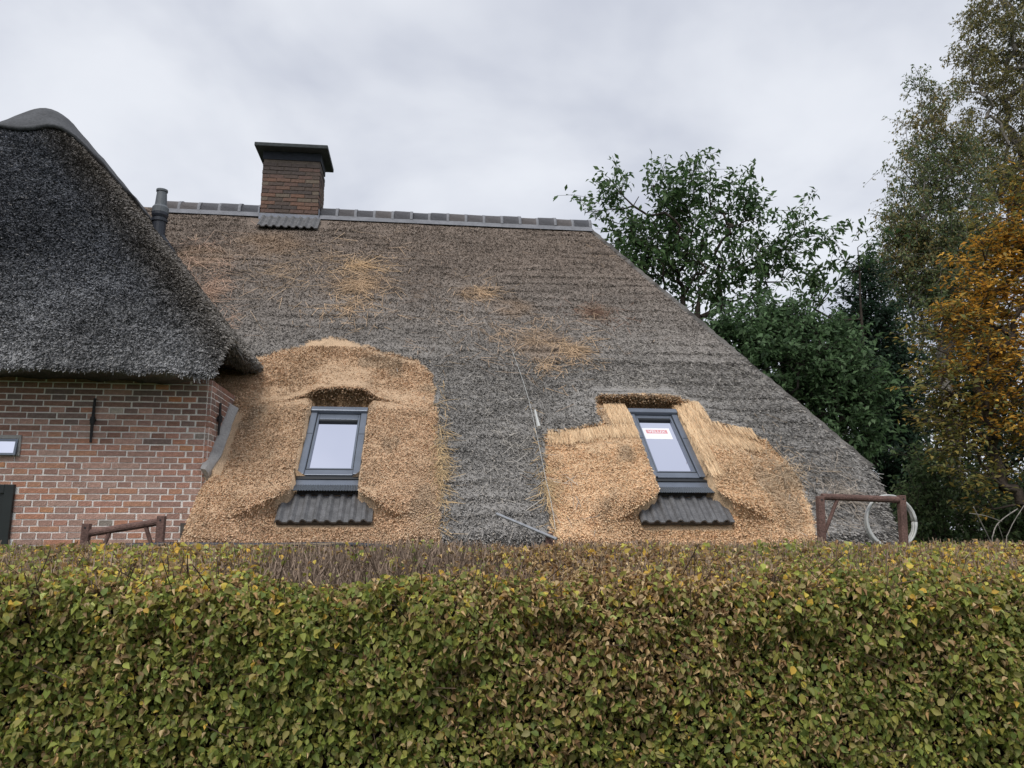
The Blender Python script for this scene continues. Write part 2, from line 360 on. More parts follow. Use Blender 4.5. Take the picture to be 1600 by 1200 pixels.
# brown cut faces below the two brows
P = []
for i, q in enumerate(WIN):
    m_ = 9000; hx = .62 if i == 0 else .42; x = (q['xc'] if i == 0 else 2.29)+hx*(2*rng.random(m_)-1); dx = np.abs(x-q['xc'])
    sb = (1.255-.13*np.clip(dx/.62, 0, 1)**2) if i == 0 else np.full(m_, 1.275)
    sb = sb+.025*(fbm(x*14, sb*14, 31)-.5); hl, hh_ = roof_h(x, sb-.04), roof_h(x, sb+.03); k = rng.random(m_)
    P.append(rp(x, sb+.004, hl+(hh_-hl)*k)[hh_-hl > .02])
P = np.concatenate(P); n = len(P); D = norm(-SV[None]+.45*rng.normal(size=(n, 3))); W = norm(np.cross(D, rng.normal(size=(n, 3))))
blades('cut_straw', P, D, .012+.02*rng.random(n), W, .009, np.array([.42, .28, .165])*(.4+.9*rng.random(n))[:, None], roof)
# loose straw lying on the old thatch
def loose(items, name):
    P = []; D = []; C = []; L = []
    for (u, v, ru, rv, n, l0, l1, c, dirb) in items:
        (x, s), (x1, _), (_, s1) = roofxs(u, v), roofxs(u+ru, v), roofxs(u, v-rv)
        n = int(n*1.15); r = np.abs(rng.normal(size=n))*.62; q = 2*math.pi*rng.random(n)
        xx = x + (x1-x)*r*np.cos(q); s_ = s + (s1-s)*r*np.sin(q)
        okl = (xx < xr_of(s_)-.25) & (s_ < S_R-.35) & (fbm(xx*5, s_*5, 63) > .40)
        for w_ in WIN: okl &= ~((np.abs(xx-w_['xc']) < .62) & (s_ < w_['s1']+.25))
        okl |= (ru < 16) & (xx < 3); xx, s_ = xx[okl], s_[okl]; n = len(xx)
        an = dirb + R(58)*rng.normal(size=n); d = np.sin(an)[:, None]*np.array([1, 0, 0]) - np.cos(an)[:, None]*SV + NV*(.09*rng.normal(size=n)[:, None]+.03)
        P.append(rp(xx, s_, roof_h(xx, s_)+.006+.014*rng.random(n))); D.append(norm(d)); L.append(l0+(l1-l0)*rng.random(n)**2)
        C.append(np.array(c)*(.35+.95*rng.random(n))[:, None])
    P, D, C, L = map(np.concatenate, (P, D, C, L)); W = norm(np.cross(D, NV[None]+.4*rng.normal(size=D.shape)))
    return blades(name, P, D, L*.9, W, .0058, C*1.12, roof, tip=.6)
OR, BRN, GYD, RD = (.52, .365, .23), (.42, .305, .21), (.36, .335, .30), (.48, .33, .245)
loose([(560, 445, 55, 45, 900, .1, .4, OR, 0), (560, 415, 45, 10, 300, .1, .4, (.55, .38, .22), 1.2), (540, 480, 60, 30, 200, .1, .4, OR, .3),
       (745, 457, 40, 12, 300, .1, .35, OR, 1.2), (840, 535, 60, 35, 380, .1, .35, BRN, 0), (895, 545, 35, 25, 380, .1, .4, OR, .6), (850, 570, 30, 30, 120, .1, .4, OR, .5),
       (930, 490, 45, 20, 200, .1, .3, (.22, .13, .09), 0), (300, 400, 45, 30, 420, .15, .5, RD, .6), (325, 455, 25, 50, 500, .15, .4, RD, .7), (345, 500, 20, 30, 200, .1, .4, RD, .7), (430, 420, 110, 50, 160, .2, .6, BRN, -.5),
       (470, 430, 90, 60, 90, .3, .8, (.45, .33, .22), -.6), (780, 520, 150, 60, 320, .1, .4, BRN, .2), (1000, 600, 260, 110, 450, .08, .28, GYD, .15), (800, 700, 110, 130, 380, .08, .26, GYD, .05),
       (690, 730, 14, 120, 420, .08, .25, (.5, .36, .2), .1), (1230, 740, 40, 60, 380, .10, .28, (.44, .33, .22), .1), (1320, 770, 60, 60, 380, .10, .30, (.34, .29, .24), .05), (640, 450, 260, 90, 700, .08, .3, (.2, .15, .115), 0), (950, 380, 60, 20, 200, .08, .25, BRN, 0),
       (853, 760, 10, 85, 160, .1, .3, (.5, .36, .2), .1), (520, 400, 240, 40, 400, .08, .3, BRN, .3)], 'loose_straw')

# hipped right end, rear slope
Rg = rp(2.69, S_R, 0); Cn = rp(4.49, .33, 0); Yb = 2*Rg[1]-Cn[1]; ra = rp(-4.57, S_R, 0)
def slab_face(name, quad, n1, n2, seed, cfun, material=None, skirt=.28):
    a, b, c, d = [np.asarray(q, float) for q in quad]         # a-b bottom, d-c top
    u = np.linspace(0, 1, n1)[:, None, None]; v = np.linspace(0, 1, n2)[None, :, None]
    G = (a*(1-v)+b*v)*(1-u) + (d*(1-v)+c*v)*u; nn = np.cross(b-a, d-a); nn = nn/np.linalg.norm(nn)
    gx = (v*np.linalg.norm(b-a)+0*u)[..., 0]; gy = (u*np.linalg.norm(d-a)+0*v)[..., 0]
    G = G + nn*(.03*(fbm(gx*1.5, gy*1.5, seed)-.5)+.02*(1-((gy/.235) % 1)))[..., None]
    idx = np.arange(n1*n2).reshape(n1, n2); F = np.stack([idx[:-1, :-1], idx[:-1, 1:], idx[1:, 1:], idx[1:, :-1]], -1).reshape(-1, 4)
    V = G.reshape(-1, 3); per = np.concatenate([idx[0, :], idx[1:, -1], idx[-1, -2::-1], idx[-2:0:-1, 0]]); k = len(per); j = np.arange(k); j2 = (j+1) % k
    Fs = np.stack([per[j], len(V)+j, len(V)+j2, per[j2]], -1); V2 = np.concatenate([V, V[per]-nn*skirt])
    c = cfun(len(V)); return mesh_np(name, V2, np.concatenate([F, Fs]), material or M['thatch'], house, np.concatenate([c, c[per]]))
gcol = lambda n: np.array([.15, .14, .13])*(.5+rng.random(n))[:, None]
Rg2 = Rg - np.array([.0, 0, .03]); Cn2 = Cn+np.array([.02, .06, -.05])
hip = slab_face('hip_roof', [Cn2, (Cn2[0], Yb, Cn2[2]), Rg2+np.array([0, .12, 0]), Rg2], 70, 60, 71, gcol)
slab_face('rear_roof', [(Cn[0], Yb, Cn[2]), (-4.57, Yb, Cn[2]), ra+np.array([0, .1, 0]), Rg+np.array([0, .1, 0])], 40, 60, 72, gcol)
# ragged straw along the hip edge and down the verge
n = 9000; s = S_E + (S_R-S_E)*rng.random(n); x = xr_of(s) - .10*rng.random(n)**2 + .015
P = rp(x, s, roof_h(x, s)-.03); hd = norm(Cn-Rg); D = norm(hd[None]*.5 - SV[None]*.6 + .22*rng.normal(size=(n, 3)))
blades('edge_straw', P, D, .06+.10*rng.random(n), norm(np.cross(D, rng.normal(size=(n, 3)))), .008, thatch_col(x-.15, s, n)[0], roof)
# walls of the main house
wl = MB(); zt = 1.55
wl.abox(WX+.05, 3.9, 7.15, 7.40, 0, zt); wl.build('front_wall', M['mortar'], house)
wl = MB(); y0, y1 = 7.41, Yb-.4
wl.add([(3.9, y0, 0), (3.9, y1, 0), (3.9, y1, 2.2), (3.9, y0, 2.2), (3.65, y0, 0), (3.65, y1, 0), (3.65, y1, 2.2), (3.65, y0, 2.2)], [(0, 1, 2, 3), (7, 6, 5, 4), (3, 2, 6, 7), (0, 3, 7, 4), (1, 5, 6, 2)]); wl.build('end_wall', M['mortar'], house)

# ------------------------------------------------------------------ wing roof (older, darker thatch)
WXC = -4.57; EY0 = 6.50; EZ = 2.94
def wing_z(x, y):
    a = EZ + 1.452*(y-EY0); b = RZ_A - WM*(np.abs(np.sqrt((x-WXC)**2+.006))-.14)
    k = .42; hh = np.clip(.5+.5*(b-a)/k, 0, 1); z = b*(1-hh)+a*hh-k*hh*(1-hh)
    b2 = RZ_A+.16; k = .25; hh = np.clip(.5+.5*(b2-z)/k, 0, 1); z = b2*(1-hh)+z*hh-k*hh*(1-hh)
    return z + .10*(fbm(x*1.1, y*1.1+3, 81)-.5) + .07*(fbm(x*3, y*3+(z*2.5), 82)-.5) + .03*(fbm(x*9, z*9, 83)-.5)
WXR = WXC + (RZ_A-2.90)/WM - .18; WXL = 2*WXC-WXR
def wing_pt(x, y):
    z = wing_z(x, y); droop = .04*sstep(WXR-.6, WXR, x)
    lip = .05*(1-sstep(0, .12, y-EY0))**2
    return np.stack([x, y, z-droop*(1-sstep(EY0, EY0+1.4, y))-lip], -1)
gx = np.linspace(WXL, WXR, 170); gy = np.concatenate([EY0+np.linspace(0, 1, 95)**1.15*2.9, np.linspace(9.4, 12.2, 40)[1:]])
GX, GY_ = np.meshgrid(gx, gy); V = wing_pt(GX, GY_).reshape(-1, 3); nr_, nc_ = GX.shape
def wing_col(P, n, fine=True):
    k = rng.random(n)[:, None]; k2 = rng.random(n)[:, None]
    if not fine: k = k*0+.4; k2 = k2*0+.5
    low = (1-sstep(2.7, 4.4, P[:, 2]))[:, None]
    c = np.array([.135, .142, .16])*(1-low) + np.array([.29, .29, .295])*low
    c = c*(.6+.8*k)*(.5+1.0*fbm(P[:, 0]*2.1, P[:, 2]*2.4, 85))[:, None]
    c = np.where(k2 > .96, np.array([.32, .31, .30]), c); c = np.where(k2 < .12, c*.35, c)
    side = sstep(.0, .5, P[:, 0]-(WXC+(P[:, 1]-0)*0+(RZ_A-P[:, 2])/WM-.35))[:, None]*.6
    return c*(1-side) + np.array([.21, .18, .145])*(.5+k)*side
idx = np.arange(nr_*nc_).reshape(nr_, nc_); Fq = np.stack([idx[:-1, :-1], idx[:-1, 1:], idx[1:, 1:], idx[1:, :-1]], -1).reshape(-1, 4)
per = np.concatenate([idx[0, :], idx[1:, -1], idx[-1, -2::-1], idx[-2:0:-1, 0]]); k = len(per); j = np.arange(k); j2 = (j+1) % k
# thick eave: the cut face tucks in below the lip, then the underside runs back to the wall
cxy = np.array([WXC, 9.5, 0]); off = V[per].copy(); ctr = np.array([WXC, 9.4])
dv = ctr-off[:, :2]; inn = np.clip(dv, -.16, .16)
off[:, :2] += inn; off[:, 2] -= .03
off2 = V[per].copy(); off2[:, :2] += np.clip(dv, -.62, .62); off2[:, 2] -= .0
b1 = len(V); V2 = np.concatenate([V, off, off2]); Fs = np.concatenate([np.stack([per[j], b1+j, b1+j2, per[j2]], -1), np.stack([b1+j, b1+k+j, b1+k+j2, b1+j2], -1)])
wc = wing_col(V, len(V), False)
wing = tag(mesh_np('wing_roof', V2, np.concatenate([Fq, Fs]), M['thatch'], house, np.concatenate([wc, wc[per]*.4, wc[per]*0+np.array([.045, .042, .04])])), 'dark grey mossy thatch over the brick wing')  # cut face and underside coloured darker to put in the eave's shade
def wing_straw(n, name, xa, xb, ya, yb):
    x = xa+(xb-xa)*rng.random(n); y = ya+(yb-ya)*rng.random(n); e = .03
    P = wing_pt(x, y); dx = (wing_pt(x+e, y)-wing_pt(x-e, y))/(2*e); dy = (wing_pt(x, y+e)-wing_pt(x, y-e))/(2*e)
    zm = P[:, 2] - (P0[2] + (P[:, 1]-P0[1])*math.tan(TH)); ok = (zm > -.12)
    P, dx, dy = P[ok], dx[ok], dy[ok]; n = len(P); nn = norm(np.cross(dx, dy)); gr = norm(np.stack([-dx[:, 2], -dy[:, 2], -(dx[:, 2]**2+dy[:, 2]**2)], -1))
    lat = np.cross(nn, gr); la = R(20)*rng.normal(size=n)[:, None]; ti = R(1)*(8+38*rng.random(n))[:, None]
    D = (gr*np.cos(la)+lat*np.sin(la))*np.cos(ti)+nn*np.sin(ti); W = norm(np.cross(D, nn+.9*rng.normal(size=(n, 3))))
    L = .03+.06*rng.random(n); return blades(name, P-D*(L*.4)[:, None]-nn*.005, D, L, W, .0085*(.7+.6*rng.random(n)), wing_col(P, n), wing, tri=True)
wing_straw(230000, 'weathered_straw', -5.2, WXR, EY0, 9.4)
wing_straw(35000, 'weathered_straw', WXL, -5.2, EY0, 9.2)
wing_straw(40000, 'weathered_straw', -4.4, WXR, 8.2, 12.0)
# shaggy lip of the eave
n = 9000; x = WXL+(WXR-WXL)*rng.random(n); P = wing_pt(x, np.full(n, EY0)+.03*rng.random(n)); P[:, 2] -= .03*rng.random(n)
D = norm(np.array([0, -.55, -.85])+.35*rng.normal(size=(n, 3))); blades('eave_straw', P, D, .012+.028*rng.random(n), norm(np.cross(D, rng.normal(size=(n, 3)))), .008, wing_col(P, n), wing)
# straw on the cut side face at the right corner
n = 9000; y = EY0+1.7*rng.random(n); k = rng.random(n)[:, None]; P = wing_pt(np.full(n, WXR), y); Q = P.copy(); Q[:, 0] -= .16; Q[:, 2] -= .03; Q[:, 1] += .0; P = P*(1-k)+Q*k
D = norm(np.array([.45, -.35, -.8])+.4*rng.normal(size=(n, 3))); blades('eave_straw', P, D, .03+.05*rng.random(n), norm(np.cross(D, rng.normal(size=(n, 3)))), .008, wing_col(P, n)*np.where(k > .5, .7, 1), wing)
# grey ridge capping of the wing with rounded nose
cap = MB(); NQ = 21; prof = []
for t in np.linspace(0, 1, 22):
    for q in np.linspace(-1, 1, NQ):
        xx = WXC+q*.56; yq = 8.60+.30*q*q+(11.7-8.60)*t**1.6
        p = wing_pt(np.array([xx]), np.array([yq]))[0]; prof.append((p[0], p[1], p[2]+.045*(1-.5*q*q)))
cap.add(prof, [(i*NQ+j, i*NQ+j+1, (i+1)*NQ+j+1, (i+1)*NQ+j) for i in range(21) for j in range(NQ-1)]); co = cap.build('wing_ridge_cap', mat('weathered_cap', (.075, .078, .085), .85, noise=((5, .25), (40, .2)), bump=(40, .4)), house, smooth=True)
md = co.modifiers.new('solid', 'SOLIDIFY'); md.thickness = .04; md.offset = 1

# ------------------------------------------------------------------ brick wing wall
CP = .0537; BH = .0425; LS = .2430; JO = .011
def brick_mesh(name, plan, hgt, col):
    n = len(plan); V = [(x+random.uniform(-.0012, .0012), y, z+random.uniform(-.0016, .0016)) for z in (-hgt/2, hgt/2) for x, y in plan]
    F = [tuple(range(n))[::-1], tuple(range(n, 2*n))] + [(i, (i+1) % n, n+(i+1) % n, n+i) for i in range(n)]
    m = bpy.data.meshes.new(name); m.from_pydata(V, [], F); m.update(); setcol(m, np.array([col]*len(V))); m.materials.append(M['brick']); return m
BR = 1.32
def rect_plan(l, d=.10, ch=.004): return [(-l/2, ch), (-l/2+ch, 0), (l/2-ch, 0), (l/2, ch), (l/2, d), (-l/2, d)]
def corner_plan(lf, lr, r=.055):
    p = [(-lf, .004), (-lf+.004, 0)] + [(-r+r*math.sin(a), r-r*math.cos(a)) for a in np.linspace(0, math.pi/2, 6)] + [(0, lr-.004), (-.004, lr), (-.09, lr), (-.09, .10), (-lf, .10)]
    return p
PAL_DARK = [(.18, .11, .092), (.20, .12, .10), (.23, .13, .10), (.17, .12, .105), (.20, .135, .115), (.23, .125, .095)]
PAL_PINK = [(.36, .19, .145), (.33, .20, .16), (.38, .185, .125), (.31, .195, .16), (.32, .19, .155), (.38, .20, .135), (.36, .23, .19), (.30, .18, .145), (.39, .235, .19), (.28, .165, .135)]  # paler pink bricks of the lower courses
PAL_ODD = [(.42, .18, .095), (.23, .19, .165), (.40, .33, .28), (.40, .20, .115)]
PAL_DARK, PAL_PINK, PAL_ODD = [[tuple(v*BR*(.97 if i == 0 else 1.0) for i, v in enumerate(c)) for c in p] for p in (PAL_DARK, PAL_PINK, PAL_ODD)]
VAR = {}
def bvar(kind, pal, i):
    key = (kind, pal, i)
    if key not in VAR:
        c = {'d': PAL_DARK, 'l': PAL_PINK, 'o': PAL_ODD}[pal][i]
        if kind == 's': pl = rect_plan(LS-JO)
        elif kind == 'h': pl = rect_plan(LS/2-JO)
        elif kind == 'cs': pl = corner_plan(LS*.75-JO, LS/2-JO)
        elif kind == 'ch': pl = corner_plan(LS/2-JO, LS*.75-JO)
        elif kind == 'ps': pl = rect_plan(.205)
        elif kind == 'ph': pl = rect_plan(.098)
        VAR[key] = brick_mesh('brick', pl, BH if kind[0] != 'p' else .052, c)
    return VAR[key]
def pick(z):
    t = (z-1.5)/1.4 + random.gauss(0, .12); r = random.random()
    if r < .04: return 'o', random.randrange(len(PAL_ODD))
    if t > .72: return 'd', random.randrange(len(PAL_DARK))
    return 'l', random.randrange(len(PAL_PINK))
def wall_col_shift(c): return c
wall = MB(); wall.abox(-7.25, WX-.03, WY+.0045, WY+.10, 0, 2.90); wall.abox(WX-.098, WX-.0045, WY+.03, 9.6, 0, 2.895); wall.abox(-7.25, -7.15, WY+.1, 9.6, 0, 2.95)
wall = wall.build('brick_wall', M['mortar'], house)
DOOR_X1 = at(20, 800, WY)[0]; DOOR_Z1 = at(12, 757, WY)[2]; WINX1 = at(33, 696, WY)[0]; WZ0, WZ1 = at(16, 712, WY)[2], at(16, 680, WY)[2]
rest = {'v': [], 'f': [], 'c': []}
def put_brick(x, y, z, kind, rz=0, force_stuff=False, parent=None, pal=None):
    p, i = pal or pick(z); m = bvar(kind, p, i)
    u, v = proj((x, y, z)); jy = random.uniform(-.002, .0015)
    inframe = (-25 < u < 360) and (575 < v < 866) and not force_stuff
    mtx = Matrix.Translation((x+random.uniform(-.002, .002), y+jy, z+random.uniform(-.0015, .0015))) @ Matrix.Rotation(rz+random.uniform(-.004, .004), 4, 'Z') @ Matrix.Rotation(random.uniform(-.006, .006), 4, 'Y')
    if inframe:
        o = bpy.data.objects.new('brick', m); o.matrix_world = mtx; link(o, wall)
    else:
        b = len(rest['v']); rest['v'] += [tuple(mtx @ q.co) for q in m.vertices]; rest['f'] += [tuple(b+k for k in q.vertices) for q in m.polygons]
        c = {'d': PAL_DARK, 'l': PAL_PINK, 'o': PAL_ODD}[p][i]; rest['c'] += [c]*len(m.vertices)
def blocked(x0, x1, z):
    if x0 < DOOR_X1-.03 and x1 > DOOR_X1-.92 and z < DOOR_Z1-.02: return x1 < DOOR_X1+.04
    if x1 < WINX1+.03 and x1 > WINX1-.7 and WZ0-.01 < z < WZ1+.01: return True
    return False
nc = int(2.95/CP)
for r in range(nc):
    z = .03 + r*CP; head = r % 2 == 0; x = WX
    put_brick(WX, WY, z, 'ch' if head else 'cs')
    x = WX - (LS/2 if head else LS*.75); yy = WY + (LS*.75 if head else LS/2)
    if (not head) and (r//2) % 2: 
        put_brick(x-LS/4, WY, z, 'h'); x -= LS/2
    while x > -7.2:
        l = LS/2 if head else LS
        if not head and random.random() < .06: l = LS/2
        if not blocked(x-l, x, z): put_brick(x-l/2, WY, z, 'h' if l < LS else 's')
        x -= l
    while yy < 8.3:
        l = LS/2 if not head else LS
        put_brick(WX, yy+l/2, z, 'h' if l < LS else 's', rz=math.pi/2, force_stuff=True); yy += l
m = bpy.data.meshes.new('brick'); m.from_pydata(rest['v'], [], rest['f']); m.update(); setcol(m, np.array(rest['c'])); m.materials.append(M['brick'])
ob = bpy.data.objects.new('brick_rest', m); ob.name = 'bricks'; link(ob, wall); tag(ob, kind='stuff')
# cement fillet between return wall and fresh straw
f = MB(); pts = []
sl = np.linspace(.0, 1.02, 26)
for i in range(len(sl)):
    s = sl[i]; wd = .03+.04*min(1, s/.25)+.03*float(fbm(np.array([s*5.]), np.array([0.]), 55)[0]-.5)
    h = float(roof_h(np.array([WX+.16]), np.array([s]))[0])
    a = rp(WX-.03, s, h+.06); b = rp(WX+.012, s, h+.05); c = rp(WX+wd, s, h+.006); d = rp(WX+wd, s, h-.15); pts += [a, b, c, d]
f.add(pts, [(4*i+j, 4*i+j+1, 4*i+5+j, 4*i+4+j) for i in range(len(sl)-1) for j in range(3)] + [(3, 2, 1, 0)])
f.build('cement_fillet', M['cement'], house, smooth=False)
# wall anchors
def anchor(pa, pb, out):
    pa, pb = np.asarray(pa), np.asarray(pb); mb = MB(); o = np.asarray(out)*.02
    mb.tube([pa+o, pa*.75+pb*.25+o*1.1, (pa+pb)/2+o*1.3, pb+o], [.011, .012, .014, .010], 6)
    c = (pa+pb)/2; mb.tube([c-np.asarray(out)*.02, c+o*2.1], [.02, .02], 8); mb.tube([c+o*1.3+np.array([0, 0, -.03]), c+o*1.3+np.array([0, 0, .03])], .021, 8)
    return mb.build('wall_anchor', M['iron'], house)
anchor(at(150, 623, WY), at(143, 692, WY), (0, -1, 0)); q = at(336, 628, 7.19); anchor((WX, 7.25, q[2]), (WX, 7.25, q[2]-.30), (1, 0, 0))
# black door
mb = MB(); X0 = DOOR_X1-.92; mb.abox(DOOR_X1-.075, DOOR_X1, WY-.03, WY+.06, 0, DOOR_Z1); mb.abox(X0, X0+.075, WY-.03, WY+.06, 0, DOOR_Z1); mb.abox(X0+.075, DOOR_X1-.075, WY-.03, WY+.06, DOOR_Z1-.075, DOOR_Z1)
dr = mb.build('door', M['door'], house, bevel=.004)
mb = MB()
for i in range(6): a = X0+.077+i*.1283; mb.abox(a, a+.124, WY-.012, WY+.03, .02, DOOR_Z1-.078)
mb.build('door_leaf', M['door'], dr, bevel=.003)
mb = MB(); mb.tube([(X0+.14, WY-.05, 1.05), (X0+.25, WY-.05, 1.05)], .01, 8); mb.tube([(X0+.14, WY-.012, 1.05), (X0+.14, WY-.06, 1.05)], .012, 8); mb.build('door_handle', M['iron'], dr)
# small top-hung window, open
mb = MB(); x0, x1 = WINX1-.62, WINX1; fr = .03
mb.abox(x0, x1, WY-.015, WY+.09, WZ0, WZ0+fr); mb.abox(x0, x1, WY-.015, WY+.09, WZ1-fr, WZ1); mb.abox(x0, x0+fr, WY-.012, WY+.09, WZ0+fr, WZ1-fr); mb.abox(x1-fr, x1, WY-.012, WY+.09, WZ0+fr, WZ1-fr)
sw = mb.build('small_window', M['cement'], house)
hz = WZ1-fr-.004; hv = WZ1-WZ0-.035; tl = R(10); dn = np.array([0, -math.sin(tl), -math.cos(tl)]); nnv = np.array([0, -math.cos(tl), math.sin(tl)])
o = np.array([x0+.02, WY-.02, hz]); wdt = x1-x0-.04; mb = MB(); ex = np.array([1, 0, 0.]); b_ = .018
mb.box(o, ex*wdt, nnv*-.02, -dn*-b_); mb.box(o+dn*(hv-b_), ex*wdt, nnv*-.02, dn*b_); mb.box(o+dn*b_, ex*b_, nnv*-.02, dn*(hv-2*b_)); mb.box(o+dn*b_+ex*(wdt-b_), ex*b_, nnv*-.02, dn*(hv-2*b_))
sh = mb.build('sash', M['alu'], sw)
mb = MB(); mb.box(o+dn*b_+ex*b_-nnv*.008, ex*(wdt-2*b_), nnv*-.006, dn*(hv-2*b_)); mb.build('pane', M['glass'], sh)
mb = MB(); mb.abox(x0+fr, x1-fr, WY+.05, WY+.06, WZ0+fr, WZ1-fr); mb.build('curtain', M['white'], sw)

# ------------------------------------------------------------------ roof windows
def rolltile(x0, x1, s0, s1, h, name, parent):
    mb = MB(); nxx, nss = 17, 3; V = []; th = .016
    for lay in (0, 1):
        for i in range(nss):
            s = s0+(s1-s0)*i/(nss-1)
            for j in range(nxx):
                t = j/(nxx-1); ph = (t*2) % 1.0 if t < 1 else 1.0
                hh = .027*max(0, math.sin(math.pi*min(ph/.56, 1)))**.8 if ph < .56 else 0.0
                V.append(rp(x0+(x1-x0)*t, s, h+hh+.012*(1-i/(nss-1))-lay*th))
    F = []; K = nxx*nss
    for i in range(nss-1):
        for j in range(nxx-1):
            a = i*nxx+j; F.append((a, a+1, a+nxx+1, a+nxx)); F.append((K+a, K+a+nxx, K+a+nxx+1, K+a+1))
    for j in range(nxx-1): F.append((j, K+j, K+j+1, j+1)); a = (nss-1)*nxx+j; F.append((a+1, K+a+1, K+a, a))
    for i in range(nss-1): a = i*nxx; F.append((a, a+nxx, K+a+nxx, K+a)); a = i*nxx+nxx-1; F.append((a, K+a, K+a+nxx, a+nxx))
    mb.add(V, F); return mb.build(name, M['tile'], parent)
def roof_window(q, label, sticker):
    x0, x1, s0, s1 = q['xc']-q['hw'], q['xc']+q['hw'], q['s0'], q['s1']; hd = .075; fw = .062; tb_ = .045 if sticker else .085  # deeper left top rail also stands in for the brow's reflection
    mb = MB()                                        # outer frame with side covers
    mb.rbox(x0, x0+fw, s0, s1-hd, -.14, .022); mb.rbox(x1-fw, x1, s0, s1-hd, -.14, .022); mb.rbox(x0+fw, x1-fw, s0-.004, s0+.07, -.14, .012)
    fr = mb.build('roof_window', M['alu'], house, bevel=.006); tag(fr, label)
    mb = MB(); mb.rbox(x0-.004, x1+.004, s1-hd+.003, s1, -.13, .048); mb.build('head_cover', M['alu'], fr, bevel=.012)
    sm = .022; a0, a1, b0, b1 = x0+fw+.004, x1-fw-.004, s0+.074, s1-hd-.003
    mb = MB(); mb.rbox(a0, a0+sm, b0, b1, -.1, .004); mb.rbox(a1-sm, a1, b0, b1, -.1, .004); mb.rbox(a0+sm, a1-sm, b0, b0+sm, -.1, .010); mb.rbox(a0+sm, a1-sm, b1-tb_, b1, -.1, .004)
    sash = mb.build('sash', M['alu'], fr, bevel=.004)
    mb = MB(); mb.rbox(a0-.003, a0+.004, b0, b1, -.05, .0065); mb.rbox(a1-.004, a1+.003, b0, b1, -.05, .0065); mb.rbox(a0+.006, a1-.006, b0-.004, b0+.004, -.05, .0125); mb.build('gasket', M['alu2'], fr)
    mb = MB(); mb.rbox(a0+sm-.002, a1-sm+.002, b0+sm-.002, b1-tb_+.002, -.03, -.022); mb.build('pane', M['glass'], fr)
    mb = MB(); mb.rbox(a0+sm, a1-sm, b1-tb_-.022, b1-tb_-.002, -.021, .0); mb.build('brow_reflection_bar', M['alu2'], fr)  # dark bar stands in for the brow's reflection at the pane's top
    for sx in (x0, x1-fw):                           # joint in the side cover
        mb = MB(); mb.rbox(sx+.004, sx+fw-.004, s0+.60, s0+.606, .018, .0235); mb.build('cover_joint', M['alu2'], fr)
    # flashing below: strip coloured dark as shade, smooth strip, pleated apron
    mb = MB(); mb.rbox(x0-.006, x1+.006, s0-.045, s0-.006, -.12, .002); mb.build('bottom_shade_strip', M['alu2'], fr, bevel=.006)
    mb = MB(); mb.rbox(x0, x1, s0-.125, s0-.046, -.12, -.012); mb.build('bottom_flashing', M['alu'], fr)
    mb = MB(); n = 26; V = []; e0, e1 = x0-.03, x1+.015
    for i in range(2*n+1):
        t = i/(2*n); hh = -.008+.009*(i % 2)
        V += [rp(x0+(x1-x0)*t, s0-.127, hh+.002), rp(e0+(e1-e0)*t, s0-.238, hh+.034)]
    F = [(2*i+1, 2*i+3, 2*i+2, 2*i) for i in range(2*n)]; mb.add(V, F); ap = mb.build('pleated_apron', M['apron'], fr); md = ap.modifiers.new('solid', 'SOLIDIFY'); md.thickness = .004
    ta, tb = q['ac']-q['ahw'], q['ac']+q['ahw']; tw = (tb-ta)/4
    for i in range(4): rolltile(ta+i*tw+.001, ta+(i+1)*tw+.004 if i < 3 else tb, -.525+.004*(i % 2), s0-.215, -.055+.003*(i % 2), 'roof_tile', fr)
    mb = MB(); mb.rbox(ta+.01, tb-.01, -.515, -.47, -.085, -.045); mb.build('tile_batten', M['wood'], fr)
    if sticker:
        L0, L1 = a0+sm, a1-sm; sa, sb = b1-.053-.40*(b1-b0)*.86, b1-.053-.17*(b1-b0)*.86
        px0, px1 = L0+.014, L1-.050
        mb = MB(); mb.rbox(px0, px1, sa, sb, -.0218, -.0205); pp = mb.build('paper_label', M['paper'], fr); tag(pp, 'white paper label with red printed block')
        r0, r1 = px0+.032, px1-.030; t0, t1 = sa+.095, sb-.030
        mb = MB(); mb.rbox(r0, r1, t0, t1, -.0204, -.0200); mb.build('red_print', M['red'], pp) if False else mb.build('red_print', M['red'], fr)
        cu = bpy.data.curves.new('lettering', 'FONT'); cu.body = 'VELUX'; cu.align_x = 'CENTER'; cu.align_y = 'CENTER'; cu.size = 1.0; cu.extrude = .0; cu.offset = .012
        tmp = bpy.data.objects.new('tmp', cu); COL.objects.link(tmp); bpy.context.view_layer.update()
        me = bpy.data.meshes.new_from_object(tmp.evaluated_get(bpy.context.evaluated_depsgraph_get())); bpy.data.objects.remove(tmp)
        co = np.array([v.co[:] for v in me.vertices]); cxm = (co.min(0)+co.max(0))/2; sz = co.max(0)-co.min(0)
        ww, hh = (r1-r0)*.84, (t1-t0)*.62
        W_ = rp((r0+r1)/2+(co[:, 0]-cxm[0])/sz[0]*ww, (t0+t1)/2+(co[:, 1]-cxm[1])/sz[1]*hh, -.0196)
        for v, c in zip(me.vertices, W_): v.co = c
        me.materials.append(M['paper']); lo = bpy.data.objects.new('lettering', me); link(lo, fr); WORLD[lo.name] = Matrix.Identity(4)
    return fr
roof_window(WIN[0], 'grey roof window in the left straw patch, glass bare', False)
roof_window(WIN[1], 'grey roof window in the right straw patch with paper label on the glass', True)

